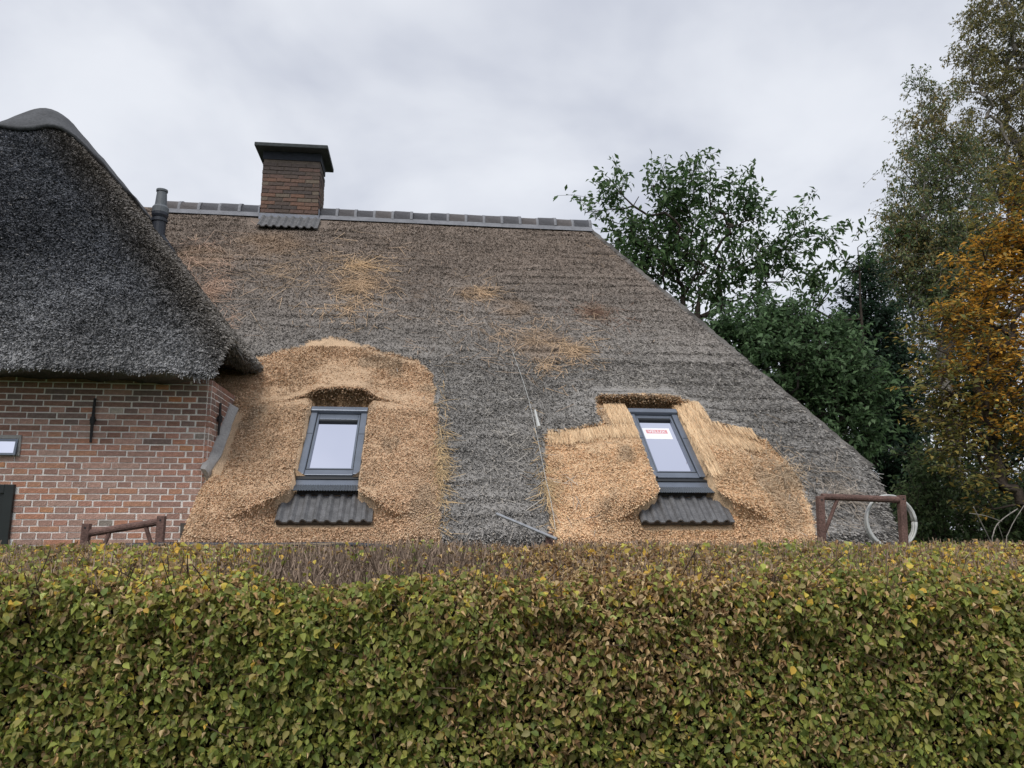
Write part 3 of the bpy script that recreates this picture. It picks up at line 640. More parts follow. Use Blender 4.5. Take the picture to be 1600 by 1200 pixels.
# ------------------------------------------------------------------ ridge, chimney, flue
ridge = MB(); zr = rp(0, S_R, 0)
RX0, RX1 = -4.1, 2.66; RYc, RZc = zr[1]+.10, zr[2]-.045
CH0, CH1 = at(407, 330, 11.62)[0], at(498, 330, 11.62)[0]; CYF = 11.58; CYB = 12.12
for a, b in ((RX0, CH0-.005), (CH1+.005, RX1)):       # mortar bed below the tiles
    ridge.add([(a, RYc-.30, RZc-.105), (b, RYc-.30, RZc-.105), (b, RYc-.24, RZc-.015), (a, RYc-.24, RZc-.015), (a, RYc+.24, RZc-.015), (b, RYc+.24, RZc-.015), (b, RYc+.30, RZc-.105), (a, RYc+.30, RZc-.105)],
              [(0, 1, 2, 3), (3, 2, 5, 4), (4, 5, 6, 7), (0, 3, 4, 7), (1, 6, 5, 2)])
ridge = ridge.build('ridge', mat('ridge_mortar', (.21, .215, .235), .9, noise=((9, .15), (70, .12)), bump=(60, .4)), house)
def ridge_tile_mesh(ln, c):
    V = []; n = 11
    for x, k in ((0, 1.0), (ln*.84, 1.0), (ln*.84+.003, 1.035), (ln, 1.035)):
        for i in range(n):
            q = math.pi*(i/(n-1)); V.append((x, -.235*k*math.cos(q), .20*k*math.sin(q)**.85-.02))
    F = [(a*n+i, (a+1)*n+i, (a+1)*n+i+1, a*n+i+1) for a in range(3) for i in range(n-1)]; F += [tuple(range(n)), tuple(3*n+i for i in range(n))[::-1]]
    m = bpy.data.meshes.new('ridge_tile'); m.from_pydata(V, [], F); m.update()
    cc = np.array([c]*len(V)); cc[2*n:] = np.array([.21, .215, .235]); setcol(m, cc); m.materials.append(M['ridge'])
    for p in m.polygons: p.use_smooth = len(p.vertices) == 4
    return m
TL = .288; RT_M = [ridge_tile_mesh(TL, c) for c in ((.085, .085, .095), (.10, .095, .10), (.075, .078, .09), (.11, .10, .10))]
for a, b in ((RX0, CH0), (CH1+.01, RX1)):
    nn = int(round((b-a)/TL)); st = (b-a)/nn
    for i in range(nn):
        o = bpy.data.objects.new('ridge_tile', random.choice(RT_M)); o.location = (a+i*st, RYc+random.uniform(-.012, .012), RZc-.005+random.uniform(-.008, .008)); o.scale = (st/TL*1.0, 1, 1)
        o.rotation_euler = (0, random.uniform(-.015, .015), random.uniform(-.015, .015)); link(o, ridge)
# chimney
ZC0 = at(450, 345, CYF)[2]; ZC1 = at(450, 238, CYF)[2]
mb = MB(); mb.abox(CH0+.012, CH1-.012, CYF+.012, CYB-.012, ZC0-.9, ZC1-.02); ch = mb.build('chimney', mat('dark_mortar', (.15, .12, .10), .95, noise=((12, .2), (80, .2)), bump=(90, .6)), house)
CPAL = [(.18, .115, .09), (.15, .10, .085), (.12, .092, .08), (.20, .12, .09), (.18, .145, .115), (.10, .082, .076)]
CV = {}
def cbrick(l, c):
    k = (round(l, 3), c)
    if k not in CV: CV[k] = brick_mesh('brick', rect_plan(l, .08, .006), .052, CPAL[c])
    return CV[k]
z = ZC0+.03; r = 0; crest = MB()
while z < ZC1-.16:
    for face in range(4):
        L_ = (CH1-CH0) if face % 2 == 0 else (CYB-CYF); nb = 4 if face % 2 == 0 else 2; bl = L_/nb; o0 = 0 if r % 2 == 0 else -bl/2
        k = o0
        while k < L_-.02:
            a, b = max(k, 0.0), min(k+bl, L_)
            if b-a > .04:
                mid = (a+b)/2; c = random.randrange(6) if z < ZC1-.42 else random.choice((2, 5, 5, 1)); m = cbrick(b-a-.010, c)
                pos, rz = [((CH0+mid, CYF, z), 0), ((CH1, CYF+mid, z), math.pi/2), ((CH1-mid, CYB, z), math.pi), ((CH0, CYB-mid, z), -math.pi/2)][face]
                ob = bpy.data.objects.new('brick', m); ob.location = (pos[0]+random.uniform(-.004, .004), pos[1]+random.uniform(-.005, .005), pos[2]+random.uniform(-.003, .003)); ob.rotation_euler = (0, random.uniform(-.01, .01), rz+random.uniform(-.012, .012)); link(ob, ch)
            k += bl
    z += .064; r += 1
mb = MB(); mb.abox(CH0-.004, CH1+.004, CYF-.004, CYB+.004, ZC1-.13, ZC1); mb.build('cap_shade_band', M['cap_shade'], ch)  # dark band stands in for the shade under the cap slab
cl, crr = at(397, 229, CYF-.17)[0], at(512, 233, CYF-.17)[0]
mb = MB(); z1 = ZC1+.004; mb.box((cl, CYF-.17, z1), (crr-cl, 0, .008), (0, CYB-CYF+.30, 0), (0, 0, .062)); mb.build('cap_slab', M['slab'], ch, bevel=.01)
mb = MB(); fz0 = ZC0-.055                        # lead skirt round the base
mb.box((CH0-.012, CYF-.016, fz0), (CH1-CH0+.024, 0, 0), (0, .01, 0), (0, 0, .16)); mb.box((CH1+.006, CYF-.005, fz0+.02), (.008, 0, 0), (0, .55, 0), (0, 0, .25)); mb.box((CH0-.014, CYF-.005, fz0+.02), (.008, 0, 0), (0, .55, 0), (0, 0, .25))
mb.add([(CH0-.06, CYF-.06, fz0-.02), (CH1+.02, CYF-.06, fz0-.02), (CH1+.013, CYF-.0165, fz0+.02), (CH0-.013, CYF-.0165, fz0+.02)], [(0, 1, 2, 3)])
mb.build('lead_flashing', M['lead'], ch)
c0 = roofxs(402, 356)[0]; c1 = roofxs(497, 358)[0]; sv0 = roofxs(450, 360)[1]; sv1 = roofxs(450, 346)[1]
tw = (c1-c0)/4
for i in range(4): rolltile(c0+i*tw+.001, c0+(i+1)*tw+.003, sv0-.0, sv1+.05, .045, 'roof_tile', ch)
# flue pipe at the valley
fp = at(247, 370, 10.3); fx, fy, fz = fp; zt = at(253, 297, 10.3)[2]; zb = fz
mb = MB(); mb.tube([(fx+.24, fy+.15, zb-.50), (fx+.15, fy+.05, zb-.22), (fx, fy, zb), (fx, fy, zb+.30)], [.08, .08, .088, .088], 16); fl = mb.build('flue_pipe', M['plastic'], house, smooth=False)
mb = MB(); mb.tube([(fx, fy, zb+.27), (fx, fy, zb+.30), (fx, fy, zb+.335)], [.094, .107, .107], 20); mb.tube([(fx, fy, zb+.21), (fx, fy, zb+.25)], 0.102, 20); mb.build('flue_collar', M['plastic'], fl)
mb = MB(); hh = zt-zb-.335
mb.tube([(fx, fy, zb+.337), (fx, fy, zb+.41), (fx, fy, zb+.44)], [.105, .105, .084], 20); mb.tube([(fx, fy, zb+.442), (fx, fy, zt-.03)], [.077, .063], 20); mb.tube([(fx, fy, zt-.028), (fx, fy, zt)], [.074, .074], 20); mb.build('flue_cowl', M['greyplastic'], fl)

# ------------------------------------------------------------------ hedge
hedge = empty('hedge', (.7, 4.1, 0), 'clipped hedge with green, brown and yellow leaves in front of the house', 'hedge')
HX0, HX1, HYF, HYB = -3.4, 4.9, 3.40, 4.75
def hedge_face(x, z): return HYF + .10*(fbm(x*1.3, z*1.3, 91)-.5) + .14*(fbm(x*4, z*4, 92)-.5) + .10*(vnoise(x*11, z*11, 95)-.5) + .35*sstep(1.22, 1.52, z)**2
def hedge_top(x, y): return 1.375 - .05*np.exp(-((x-.1)/.9)**2)*(1-sstep(HYF+.3, HYF+.8, y)) + .12*sstep(HYF, HYB-.3, y) + .05*(fbm(x*1.6, y*1.6, 93)-.5) + .05*(fbm(x*6, y*6, 94)-.5)
mb = MB(); mb.abox(HX0+.1, HX1-.1, HYF+.36, HYB-.22, .02, 1.28); mb.build('inner_twig_shade', mat('hedge_twig_shade', (.028, .021, .016), 1.0, noise=((30, .6), (8, .3)), bump=(40, 1.0), spec=.05), hedge)  # dark core box stands for twigs and the shade inside the hedge
LLOW = []
def leaf_shape(kind):          # unit leaf: base at origin, tip at +y, normal +z
    if kind == 0: rows = [(0, .02), (.3, .33), (.68, .28), (1, 0)]; cup, bend = .12, -.16
    elif kind == 1: rows = [(0, .02), (.3, .34), (.68, .27), (1, 0)]; cup, bend = .40, -.35
    else: rows = [(0, .02), (.3, .18), (.68, .17), (1, .0)]; cup, bend = .7, -.5
    V = []; F = []
    for y, wd in rows: V += [(-wd, y, cup*wd*1.4+bend*y*y), (0, y, bend*y*y), (wd, y, cup*wd*1.4+bend*y*y)]
    for i in range(len(rows)-1):
        a = 3*i; F += [(a, a+1, a+4, a+3), (a+1, a+2, a+5, a+4)]
    return np.array(V), np.array(F)
LSH = [leaf_shape(i) for i in range(3)]
for wd, cup, bend in ((.33, .25, .10), (.32, .60, .16), (.19, 1.0, .24)):
    LLOW.append((np.array([(0, 0, 0), (-wd*.86, .22, cup*wd*.9+bend*.5), (-wd, .55, cup*wd+bend), (0, 1, -bend), (wd, .55, cup*wd+bend*.6), (wd*.86, .22, cup*wd*.9+bend*.3)]), np.array([(0, 5, 4, 3), (0, 3, 2, 1)])))
BROWNF = np.array([1.0, 1.06, .92])
GREENS = np.array([(.064, .092, .024), (.086, .112, .030), (.054, .082, .026), (.10, .125, .036), (.076, .096, .034), (.100, .108, .032)])*np.array([1.48, 1.28, 1.05])
BROWNS = np.array([(.19, .115, .06), (.24, .16, .095), (.15, .085, .05), (.28, .20, .13), (.20, .13, .075), (.13, .085, .05)])*BROWNF
YELL = np.array([(.26, .24, .05), (.32, .25, .05), (.20, .22, .05), (.34, .22, .04), (.24, .26, .09)])
def leaf_frames(n, outward, droop):
    """rotation columns (side, along, normal)"""
    nn = norm(outward + (.75*rng.normal(size=(n, 3)))); al = np.array([[0, 0, -1.0]])*np.asarray(droop).reshape(-1, 1) + .55*rng.normal(size=(n, 3)); al = norm(al - nn*np.sum(al*nn, 1, keepdims=True))
    return np.cross(al, nn), al, nn
def leaf_mesh(name, P, A, sz, shape, col, material, parent, kind='stuff'):
    V0, F0 = shape; sx, al, nn = A; n = len(P)
    V = P[:, None] + sz[:, None, None]*(V0[None, :, 0, None]*sx[:, None] + V0[None, :, 1, None]*al[:, None] + V0[None, :, 2, None]*nn[:, None])
    F = (F0[None] + (np.arange(n)*len(V0))[:, None, None]).reshape(-1, F0.shape[1])
    return tag(mesh_np(name, V.reshape(-1, 3), F, material, parent, np.repeat(col, len(V0), 0), smooth=True), kind=kind)
n = 112000; x = HX0+(HX1-HX0)*rng.random(n); z = (.05+1.34*np.clip(rng.random(n)**.62, 0, 1))*(1+.09*(fbm(x*2.2, x*0, 101)-.5)+.05*(vnoise(x*8, x*0, 102)-.5)); dep = rng.exponential(.045, n)-.02
y = hedge_face(x, z)+dep; P = np.stack([x, y, z], -1); gap = fbm(x*5, z*5, 97) > .10; P, x, z, dep = P[gap], x[gap], z[gap], dep[gap]
n2 = 48000; xt = HX0+(HX1-HX0)*rng.random(n2); yt = HYF+.15+(HYB-HYF-.1)*rng.random(n2)**1.3; bare = (np.exp(-((xt+.30-.1*(yt-3.4))/.72)**4))*(.55+.9*fbm(xt*3, yt*3, 103)) * sstep(3.5, 3.7, yt)
kt = rng.random(n2) > np.clip(bare, 0, .97); xt, yt = xt[kt], yt[kt]; Pt = np.stack([xt, yt, hedge_top(xt, yt)-.05*rng.random(len(xt))], -1)
NF = len(P); P = np.concatenate([P, Pt]); n = len(P)
outw = np.concatenate([np.tile([[0, -.8, .55]], (NF, 1)), np.tile([[0, -.25, .95]], (len(Pt), 1))]); A = leaf_frames(n, outw, np.concatenate([np.full(NF, .8), np.full(len(Pt), .15)]))
xx, zz_ = P[:, 0], P[:, 2]
pb = .17 + .50*np.exp(-((xx-.75)/.75)**2)*sstep(.6, 1.1, zz_) + .14*sstep(1.2, 1.42, zz_) + .55*(fbm(xx*1.8, zz_*1.8, 98)-.5); pb[NF:] += .12
pb = np.clip(pb, .06, .9); py = .03 + .10*sstep(1.15, 1.40, zz_) + .34*sstep(1.30, 1.45, zz_)*np.clip(np.exp(-((xx+1.2)/.55)**2)+np.exp(-((xx-3.4)/.9)**2)+.5*np.exp(-((xx-1.4)/.3)**2), 0, 1)
rr = rng.random(n); typ = np.where(rr < pb, 2, np.where(rr < pb+py, 1, 0))
col = np.where((typ == 0)[:, None], GREENS[rng.integers(0, 6, n)], np.where((typ == 2)[:, None], BROWNS[rng.integers(0, 6, n)], YELL[rng.integers(0, 5, n)]))
mixb = (typ == 0) & (rng.random(n) < .22); col = np.where(mixb[:, None], col*.6+BROWNS[rng.integers(0, 6, n)]*.4, col)*(.75+.5*rng.random(n))[:, None]*2.3
sz = (.017+.029*rng.random(n)**1.6)*np.where(typ == 2, .9, 1.0)
shp = np.where(typ == 2, np.where(rng.random(n) < .6, 2, 1), np.where(rng.random(n) < .3, 1, 0))
# the 300 largest leaves in view are single objects
uu, vv = proj(P); infr = (uu > 5) & (uu < 1595) & (vv < 1195) & (vv > 850); score = np.where(infr, sz*(1+.6*np.maximum(0, -A[2][:, 1]))/P[:, 1], 0); score[:NF] *= np.where(dep < .01, 1, .6)
big = np.argsort(-score)[:300]; isbig = np.zeros(n, bool); isbig[big] = True
for s_i, nm in ((0, 'foliage'), (1, 'curled_foliage'), (2, 'dry_foliage')):
    kk = (shp == s_i) & ~isbig; leaf_mesh(nm, P[kk], [a[kk] for a in A], sz[kk], LLOW[s_i], col[kk], M['leaf'] if s_i < 2 else M['dry'], hedge)
LV = {}
for i in big:
    ci = tuple(np.round(col[i]/.03).astype(int)); key = (int(shp[i]), ci)
    if key not in LV:
        V0, F0 = LSH[key[0]]; m = bpy.data.meshes.new('leaf'); m.from_pydata([tuple(v) for v in V0], [], [tuple(map(int, f_)) for f_ in F0]); m.update(); setcol(m, np.tile(col[i], (len(V0), 1)))
        for p in m.polygons: p.use_smooth = True
        m.materials.append(M['leaf'] if typ[i] != 2 else M['dry']); LV[key] = m
    o = bpy.data.objects.new('leaf', LV[key]); a, b, c = A[0][i]*sz[i], A[1][i]*sz[i], A[2][i]*sz[i]
    o.matrix_world = Matrix(((a[0], b[0], c[0], P[i][0]), (a[1], b[1], c[1], P[i][1]), (a[2], b[2], c[2], P[i][2]), (0, 0, 0, 1))); link(o, hedge)
# clipped twigs on top and inside
n = 34000; xt = HX0+(HX1-HX0)*rng.random(n); yt = HYF+.12+(HYB-HYF-.12)*rng.random(n); Pz = np.stack([xt, yt, hedge_top(xt, yt)-.10], -1)
D = norm(np.array([0, 0, 1.0])+.42*rng.normal(size=(n, 3))); k = rng.random(n)[:, None]
blades('clipped_twigs', Pz, D, .05+.09*rng.random(n), norm(np.cross(D, rng.normal(size=(n, 3)))), .005, np.array([.36, .27, .205])*(.3+1.0*k), hedge, material=M['dry'])
n = 7000; x = HX0+(HX1-HX0)*rng.random(n); z = .1+1.25*rng.random(n); Pz = np.stack([x, hedge_face(x, z)+.04+.16*rng.random(n), z], -1); D = norm(np.array([0, -.25, .6])+.6*rng.normal(size=(n, 3)))
blades('inner_twigs', Pz, D, .08+.16*rng.random(n), norm(np.cross(D, rng.normal(size=(n, 3)))), .005, np.array([.11, .075, .055])*(.4+rng.random(n))[:, None], hedge, material=M['dry'])
for u0, v0, u1, v1 in ((240, 858, 470, 849), (300, 853, 545, 848), (330, 862, 520, 850), (425, 848, 470, 880), (395, 842, 430, 858), (250, 850, 400, 856)):
    a_, b_2 = at(u0, v0, 4.85), at(u1, v1, 4.75); tb2 = MB(); tb2.tube([a_, (a_+b_2)/2+np.array([0, 0, -.006]), b_2], .0028, 4, col=(.42, .33, .22)); tb2.build('straw_stalk', M['dry'], hedge, col=True)
n = 60; x = HX0+(HX1-HX0)*rng.random(n); yt = HYF+.05+.9*rng.random(n); Pz = np.stack([x, yt, hedge_top(x, yt)-.06], -1); D = norm(np.array([.3, -.2, .6])+.6*rng.normal(size=(n, 3)))
blades('stray_shoots', Pz, D, .08+.10*rng.random(n), norm(np.cross(D, rng.normal(size=(n, 3)))), .004, np.array([.28, .21, .15])*(.6+.6*rng.random(n))[:, None], hedge, material=M['dry'])

# ------------------------------------------------------------------ things between hedge and house
def pz(u, v, Y): return at(u, v, Y)
FY = 5.75
def steel_frame(posts, rail, braces, label, w=.052):
    b = [pz(u, v, FY) for u, v, ub, vb in posts]; root = empty('steel_frame', (float(np.mean([q[0] for q in b])), FY, 0), label, 'steel frame', 'rusty steel frames behind the hedge')
    for u, v, ub, vb in posts:
        t = pz(u, v, FY); q = pz(ub, vb, FY); d = (t-q); bt = t - d*(t[2]/d[2]) if d[2] > .05 else np.array([t[0], t[1], 0]); bt = np.array([bt[0]*.3+t[0]*.7, FY, 0])
        mb = MB(); mb.box(bt-np.array([w/2, w/2, 0]), (w, 0, 0), (0, w, 0), t-bt); mb.build('post', M['rust'], root, bevel=.005)
        mb = MB(); mb.tube([t+np.array([0, -w/2-.002, -.03]), t+np.array([0, -w/2+.004, -.03])], .007, 8); mb.build('bolt_hole', M['iron'], root)
    if rail:
        a, c = pz(rail[0], rail[1], FY), pz(rail[2], rail[3], FY); mb = MB(); mb.tube([a, c], .026, 12); mb.build('rail', M['rust'], root)
    for u, v, u2, v2 in braces:
        mb = MB(); mb.tube([pz(u, v, FY), pz(u2, v2, FY), pz(u2, v2, FY)+(pz(u2, v2, FY)-pz(u, v, FY))*.3], .015, 8); mb.build('brace', M['rust'], root)
    return root
steel_frame([(1281, 775, 1280, 840), (1408, 774, 1406, 842)], (1284, 776, 1407, 781), [(1308, 781, 1285, 842)], 'rusty steel frame at the right roof corner, carrying the coil of hose')
steel_frame([(136, 818, 132, 853), (253, 806, 249, 850)], (140, 833, 252, 815), [(172, 829, 163, 852), (227, 820, 236, 850)], 'rusty steel frame in front of the brick wall')
steel_frame([(858, 833, 858, 850)], None, [], 'top of a rusty steel post at the edge of the right straw patch')
mb = MB(); a, b = pz(776, 803, 6.05), pz(857, 837, FY-.05); mb.tube([a, a*.5+b*.5, b, b+(b-a)*.15], .012, 8); tag(mb.build('pole', M['galv']), 'thin grey metal pole leaning across the old thatch beside the right straw patch', 'pole')
# hose coil
mb = MB(); c = pz(1392, 815, FY+.07); rad = pz(1430, 815, FY+.07)[0]-c[0]
for k in range(5):
    rr_ = rad*(1+random.uniform(-.05, .03)); dx, dz = random.uniform(-.008, .008), random.uniform(-.006, .008); ph = random.uniform(0, 6)
    pts = [c+np.array([dx+rr_*math.cos(q), .022*math.sin(q+ph)+k*.004, dz+rr_*1.02*math.sin(q)]) for q in np.linspace(0, 2*math.pi, 33)]
    mb.tube(pts, .0085, 6)
tag(mb.build('hose_coil', M['hose'], smooth=True), 'coil of pale clear hose hung on the rusty frame', 'hose')
# black pipe along the back of the hedge
mb = MB(); pp = [(-260, 862), (0, 861), (90, 858), (170, 854), (270, 851), (400, 852), (540, 851), (620, 856)]; pts = [pz(u, v, 4.95) for u, v in pp]
def catmull(pts, m=6):
    o = []
    for i in range(len(pts)-1):
        p0, p1, p2, p3 = pts[max(i-1, 0)], pts[i], pts[i+1], pts[min(i+2, len(pts)-1)]
        for t in np.linspace(0, 1, m, endpoint=False): o.append(.5*((2*p1)+(-p0+p2)*t+(2*p0-5*p1+4*p2-p3)*t*t+(-p0+3*p1-3*p2+p3)*t**3))
    return o+[pts[-1]]
mb.tube(catmull(pts), .015, 8); tag(mb.build('black_pipe', M['plastic'], smooth=True), 'black plastic pipe lying along the back of the hedge top', 'pipe')
mb = MB(); rr2 = [(800, 560), (822, 625), (836, 685), (848, 745), (860, 800), (866, 840)]; pts = [rp(*roofxs(u, v), .09) for u, v in rr2]; mb.tube(catmull(pts, 4), .0022, 5); tag(mb.build('rope', M['hose']), 'thin pale rope hanging down the old thatch beside the right straw patch', 'rope')
mb = MB(); a, b = rp(*roofxs(835, 650), .07), rp(*roofxs(841, 678), .08); mb.tube([a, a*.6+b*.4, b], [.012, .013, .022], 6); tag(mb.build('wooden_peg', M['hose']), 'pale peg stuck in the thatch above the left corner of the right straw patch', 'peg')

# ------------------------------------------------------------------ trees
def tubes_fast(A, B, ra, rb, n):
    T = norm(B-A); ref = np.where(np.abs(T[:, 2:3]) < .9, np.array([[0, 0, 1.0]]), np.array([[1.0, 0, 0]])); a = norm(np.cross(T, ref)); b = np.cross(T, a)
    q = np.arange(n)*2*math.pi/n; ring = a[:, None]*np.cos(q)[None, :, None]+b[:, None]*np.sin(q)[None, :, None]
    V = np.concatenate([A[:, None]+ring*ra[:, None, None], B[:, None]+ring*rb[:, None, None]], 1); m = len(A)
    j = np.arange(n); j2 = (j+1) % n; F = np.stack([j, j2, n+j2, n+j], -1); F = (F[None]+(np.arange(m)*2*n)[:, None, None]).reshape(-1, 4); return V.reshape(-1, 3), F
LEAF4 = (np.array([(0, 0, 0), (-.22, .45, .08), (0, 1, -.14), (.22, .45, .08)]), np.array([(0, 3, 2, 1)]))
def tree(name, label, base, blobs, Y, nodes, leaves, leafsize, pal, barkc, r0=.14, droop=.5, flat=0.0, twig=.5, ltwig=10, cat='tree', group=None, mixpal=None, depthf=.8, upward=.4, vary=.6, spread=.12, ymin=None, bright=1.6):
    """blobs: (u, v, r in px[, Y]); crown nodes are joined to the nearest branch, twigs carry the leaves"""
    base = np.asarray(base, float); root = empty(name, tuple(base), label, cat, group); C = []; Rr = []
    for b in blobs:
        yy = b[3] if len(b) > 3 else Y; c = at(b[0], b[1], yy); d = (c-EYEP)@FW; C.append(c); Rr.append(b[2]*d/FPX)
    C = np.array(C); Rr = np.array(Rr); wgt = Rr**2; wgt = wgt/wgt.sum(); bi = rng.choice(len(C), nodes, p=wgt)
    dv = norm(rng.normal(size=(nodes, 3)))*(rng.random((nodes, 1))**.45); dv[:, 1] *= depthf; pts = C[bi]+dv*Rr[bi][:, None]
    pts = pts[pts[:, 2] > .15]
    if ymin is not None: pts = pts[pts[:, 1] > ymin]
    ctr = (C*wgt[:, None]).sum(0); low = C[np.argmin(C[:, 2])]; top = C[np.argmax(C[:, 2])]
    tr = [base]; hi = max(base[2]+.5, top[2]-Rr[np.argmax(C[:, 2])]*.2)
    for t in np.linspace(.08, 1, 14):
        z = base[2]+(hi-base[2])*t; w_ = t**1.3; tr.append(np.array([base[0]*(1-w_)+top[0]*w_, base[1]*(1-w_)+top[1]*w_, z])+.06*rng.normal(size=3)*np.array([1, 1, 0])*r0*6)
    nod = [q for q in tr]; par = [-1]+list(range(len(tr)-1)); pl = [0.0]
    for i in range(1, len(tr)): pl.append(pl[-1]+np.linalg.norm(tr[i]-tr[i-1]))
    order = np.argsort(np.linalg.norm(pts-np.array([ctr[0]*.5+base[0]*.5, ctr[1]*.5+base[1]*.5, max(base[2]+1, low[2]-.5)]), axis=1)); arr = np.zeros((len(nod)+2*len(pts)+5, 3)); arr[:len(nod)] = nod; pla = np.zeros(len(arr)); pla[:len(nod)] = pl; m = len(nod)
    for i in order:
        q = pts[i]; d = np.linalg.norm(arr[:m]-q, axis=1); up = np.maximum(0, arr[:m, 2]-q[2]); j = int(np.argmin(d+.22*pla[:m]+.7*up)); L = d[j]
        if L > .5:
            mid = arr[j]*.5+q*.5+np.array([0, 0, -.10*L*upward])+.06*L*rng.normal(size=3); arr[m] = mid; par.append(j); pla[m] = pla[j]+L*.5; j = m; m += 1
        arr[m] = q; par.append(j); pla[m] = pla[j]+L*.5; m += 1
    arr = arr[:m]; par = np.array(par); cnt = np.zeros(m)
    kids = np.zeros(m, int)
    for i in range(1, m): kids[par[i]] += 1
    cnt[kids == 0] = 1
    for i in np.argsort(-pla[:m]):
        if par[i] >= 0: cnt[par[i]] += cnt[i]
    rad = np.maximum(.006, r0*np.sqrt(cnt/cnt[0])**1.05); e = np.arange(1, m); A, B = arr[par[e]], arr[e]; ra, rb = np.minimum(rad[par[e]], rad[e]*1.3), rad[e]
    def bc(k): return np.array(barkc)*(.7+.6*rng.random(k))[:, None]
    big_ = (e < len(tr)); V, F = tubes_fast(A[big_], B[big_], rad[par[e]][big_], rb[big_], 8); mesh_np('trunk', V, F, M['bark'], root, bc(len(V)), smooth=True)
    V, F = tubes_fast(A[~big_], B[~big_], ra[~big_], rb[~big_], 5); tag(mesh_np('limbs', V, F, M['bark'], root, bc(len(V)), smooth=True), kind='stuff')
    # twigs with leaves
    src = np.where((kids == 0) | (rad < r0*.22))[0]; src = src[src >= len(tr)-3]; nt_ = leaves//ltwig; si = rng.choice(src, nt_); o = arr[si]
    dirn = norm(norm(o-arr[np.maximum(par[si], 0)])*.7 + np.array([0, 0, upward]) + .55*rng.normal(size=(nt_, 3))*np.array([1, 1, 1-flat])); tl_ = twig*(.5+.8*rng.random(nt_))
    o = o + spread*rng.normal(size=(nt_, 3)); tipp = o+dirn*tl_[:, None]; sag = np.array([0, 0, -1.0])*(tl_*droop*.35)[:, None]
    V, F = tubes_fast(np.concatenate([o, o+dirn*tl_[:, None]*.55+sag*.3]), np.concatenate([o+dirn*tl_[:, None]*.55+sag*.3, tipp+sag]), np.full(2*nt_, .006), np.full(2*nt_, .004), 3); tag(mesh_np('twigs', V, F, M['bark'], root, bc(len(V))), kind='stuff')
    t = rng.random((nt_, ltwig))**.8; pos = (o[:, None]+dirn[:, None]*(tl_[:, None]*t)[..., None]+sag[:, None]*(t**2)[..., None]).reshape(-1, 3); n = len(pos)
    dr = np.repeat(dirn, ltwig, 0); pos = pos+.03*rng.normal(size=(n, 3))*(1+leafsize*6)
    al = norm(dr*.5+np.array([0, 0, -droop])+.6*rng.normal(size=(n, 3))*np.array([1, 1, 1-flat*.8])); nn = norm(np.array([0, -.3, .9])+(.75-.5*flat)*rng.normal(size=(n, 3))); nn = norm(nn-al*np.sum(nn*al, 1, keepdims=True)); sx = np.cross(al, nn)
    pal = np.array(pal); ci = rng.integers(0, len(pal), n); colr = pal[ci]
    if mixpal is not None:
        mp, sca, thr = mixpal; mp = np.array(mp); k = fbm(pos[:, 0]*sca+pos[:, 1]*sca*.5, pos[:, 2]*sca, 77)+.10*rng.normal(size=n); colr = np.where((k > thr)[:, None], mp[rng.integers(0, len(mp), n)], colr)
    colr = colr*(1-vary/2+vary*rng.random(n))[:, None]*bright; szs = leafsize*(.65+.7*rng.random(n))
    leaf_mesh('crown', pos, (sx, al, nn), szs, LEAF4, colr, M['leaf'], root); return root
G1 = [(.030, .058, .020), (.040, .072, .024), (.026, .05, .020), (.048, .075, .03)]
GD = [(.016, .032, .018), (.020, .040, .022), (.013, .026, .016)]
GB = [(.070, .088, .036), (.052, .074, .034), (.088, .096, .040), (.056, .080, .040)]
GO = [(.27, .145, .022), (.32, .18, .028), (.23, .14, .026), (.19, .135, .032), (.25, .12, .018)]
GOG = [(.09, .085, .025), (.13, .10, .028), (.07, .075, .024)]
tree('cherry_tree', 'dark green tree with loose leafy sprays rising behind the right end of the ridge', (*at(1090, 480, 17)[:2], 0), [(1040, 310, 48), (1082, 285, 26), (965, 322, 42), (1010, 375, 80), (1100, 385, 80), (1160, 335, 36), (1200, 385, 45), (1245, 372, 25), (1090, 450, 80), (1190, 435, 40), (925, 325, 16), (1160, 305, 12), (1140, 420, 60), (990, 400, 55), (1050, 430, 80), (1230, 345, 22), (1268, 360, 20), (1245, 400, 30), (1215, 420, 34), (1120, 300, 20), (1010, 290, 22)], 17, 300, 7600, .165, G1, (.05, .04, .033), r0=.11, droop=.6, twig=.75, ltwig=13, upward=.5, depthf=.6, spread=.13, bright=2.2)
tree('cherry_sapling', 'thin spray of drooping dark leaves against the sky left of the birches', (*at(1335, 470, 15)[:2], 0), [(1310, 395, 6), (1340, 385, 10), (1290, 450, 12), (1270, 480, 14), (1330, 420, 10)], 15, 24, 420, .16, G1, (.05, .04, .033), r0=.03, droop=.7, twig=.6, ltwig=12, upward=.6)
tree('leafy_shrub', 'broad dark green shrub filling the gap behind the sloping roof edge', (*at(1240, 700, 13.5)[:2], 0), [(1130, 515, 30), (1180, 540, 45), (1240, 525, 40), (1230, 570, 80), (1180, 580, 80), (1300, 560, 55), (1300, 640, 70), (1330, 680, 40), (1250, 660, 90), (1290, 520, 26), (1340, 610, 40), (1215, 495, 26)], 14.5, 500, 26000, .125, [(.032, .056, .024), (.039, .066, .029), (.048, .078, .036), (.024, .042, .020)], (.04, .035, .03), r0=.09, droop=.5, twig=.5, ltwig=14, flat=.3, depthf=.8, ymin=12.8, bright=2.9)
tree('conifer', 'dark conifer standing between green shrub and golden tree', (*at(1385, 780, 17.5)[:2], 0), [(1350, 425, 12), (1348, 460, 22), (1352, 500, 34), (1360, 545, 48), (1372, 600, 58), (1380, 660, 62), (1390, 720, 66), (1395, 790, 70), (1400, 850, 70)], 17.5, 520, 32000, .13, GD, (.03, .025, .02), r0=.16, droop=.35, twig=.6, ltwig=14, flat=.5, upward=.1, bright=1.7)
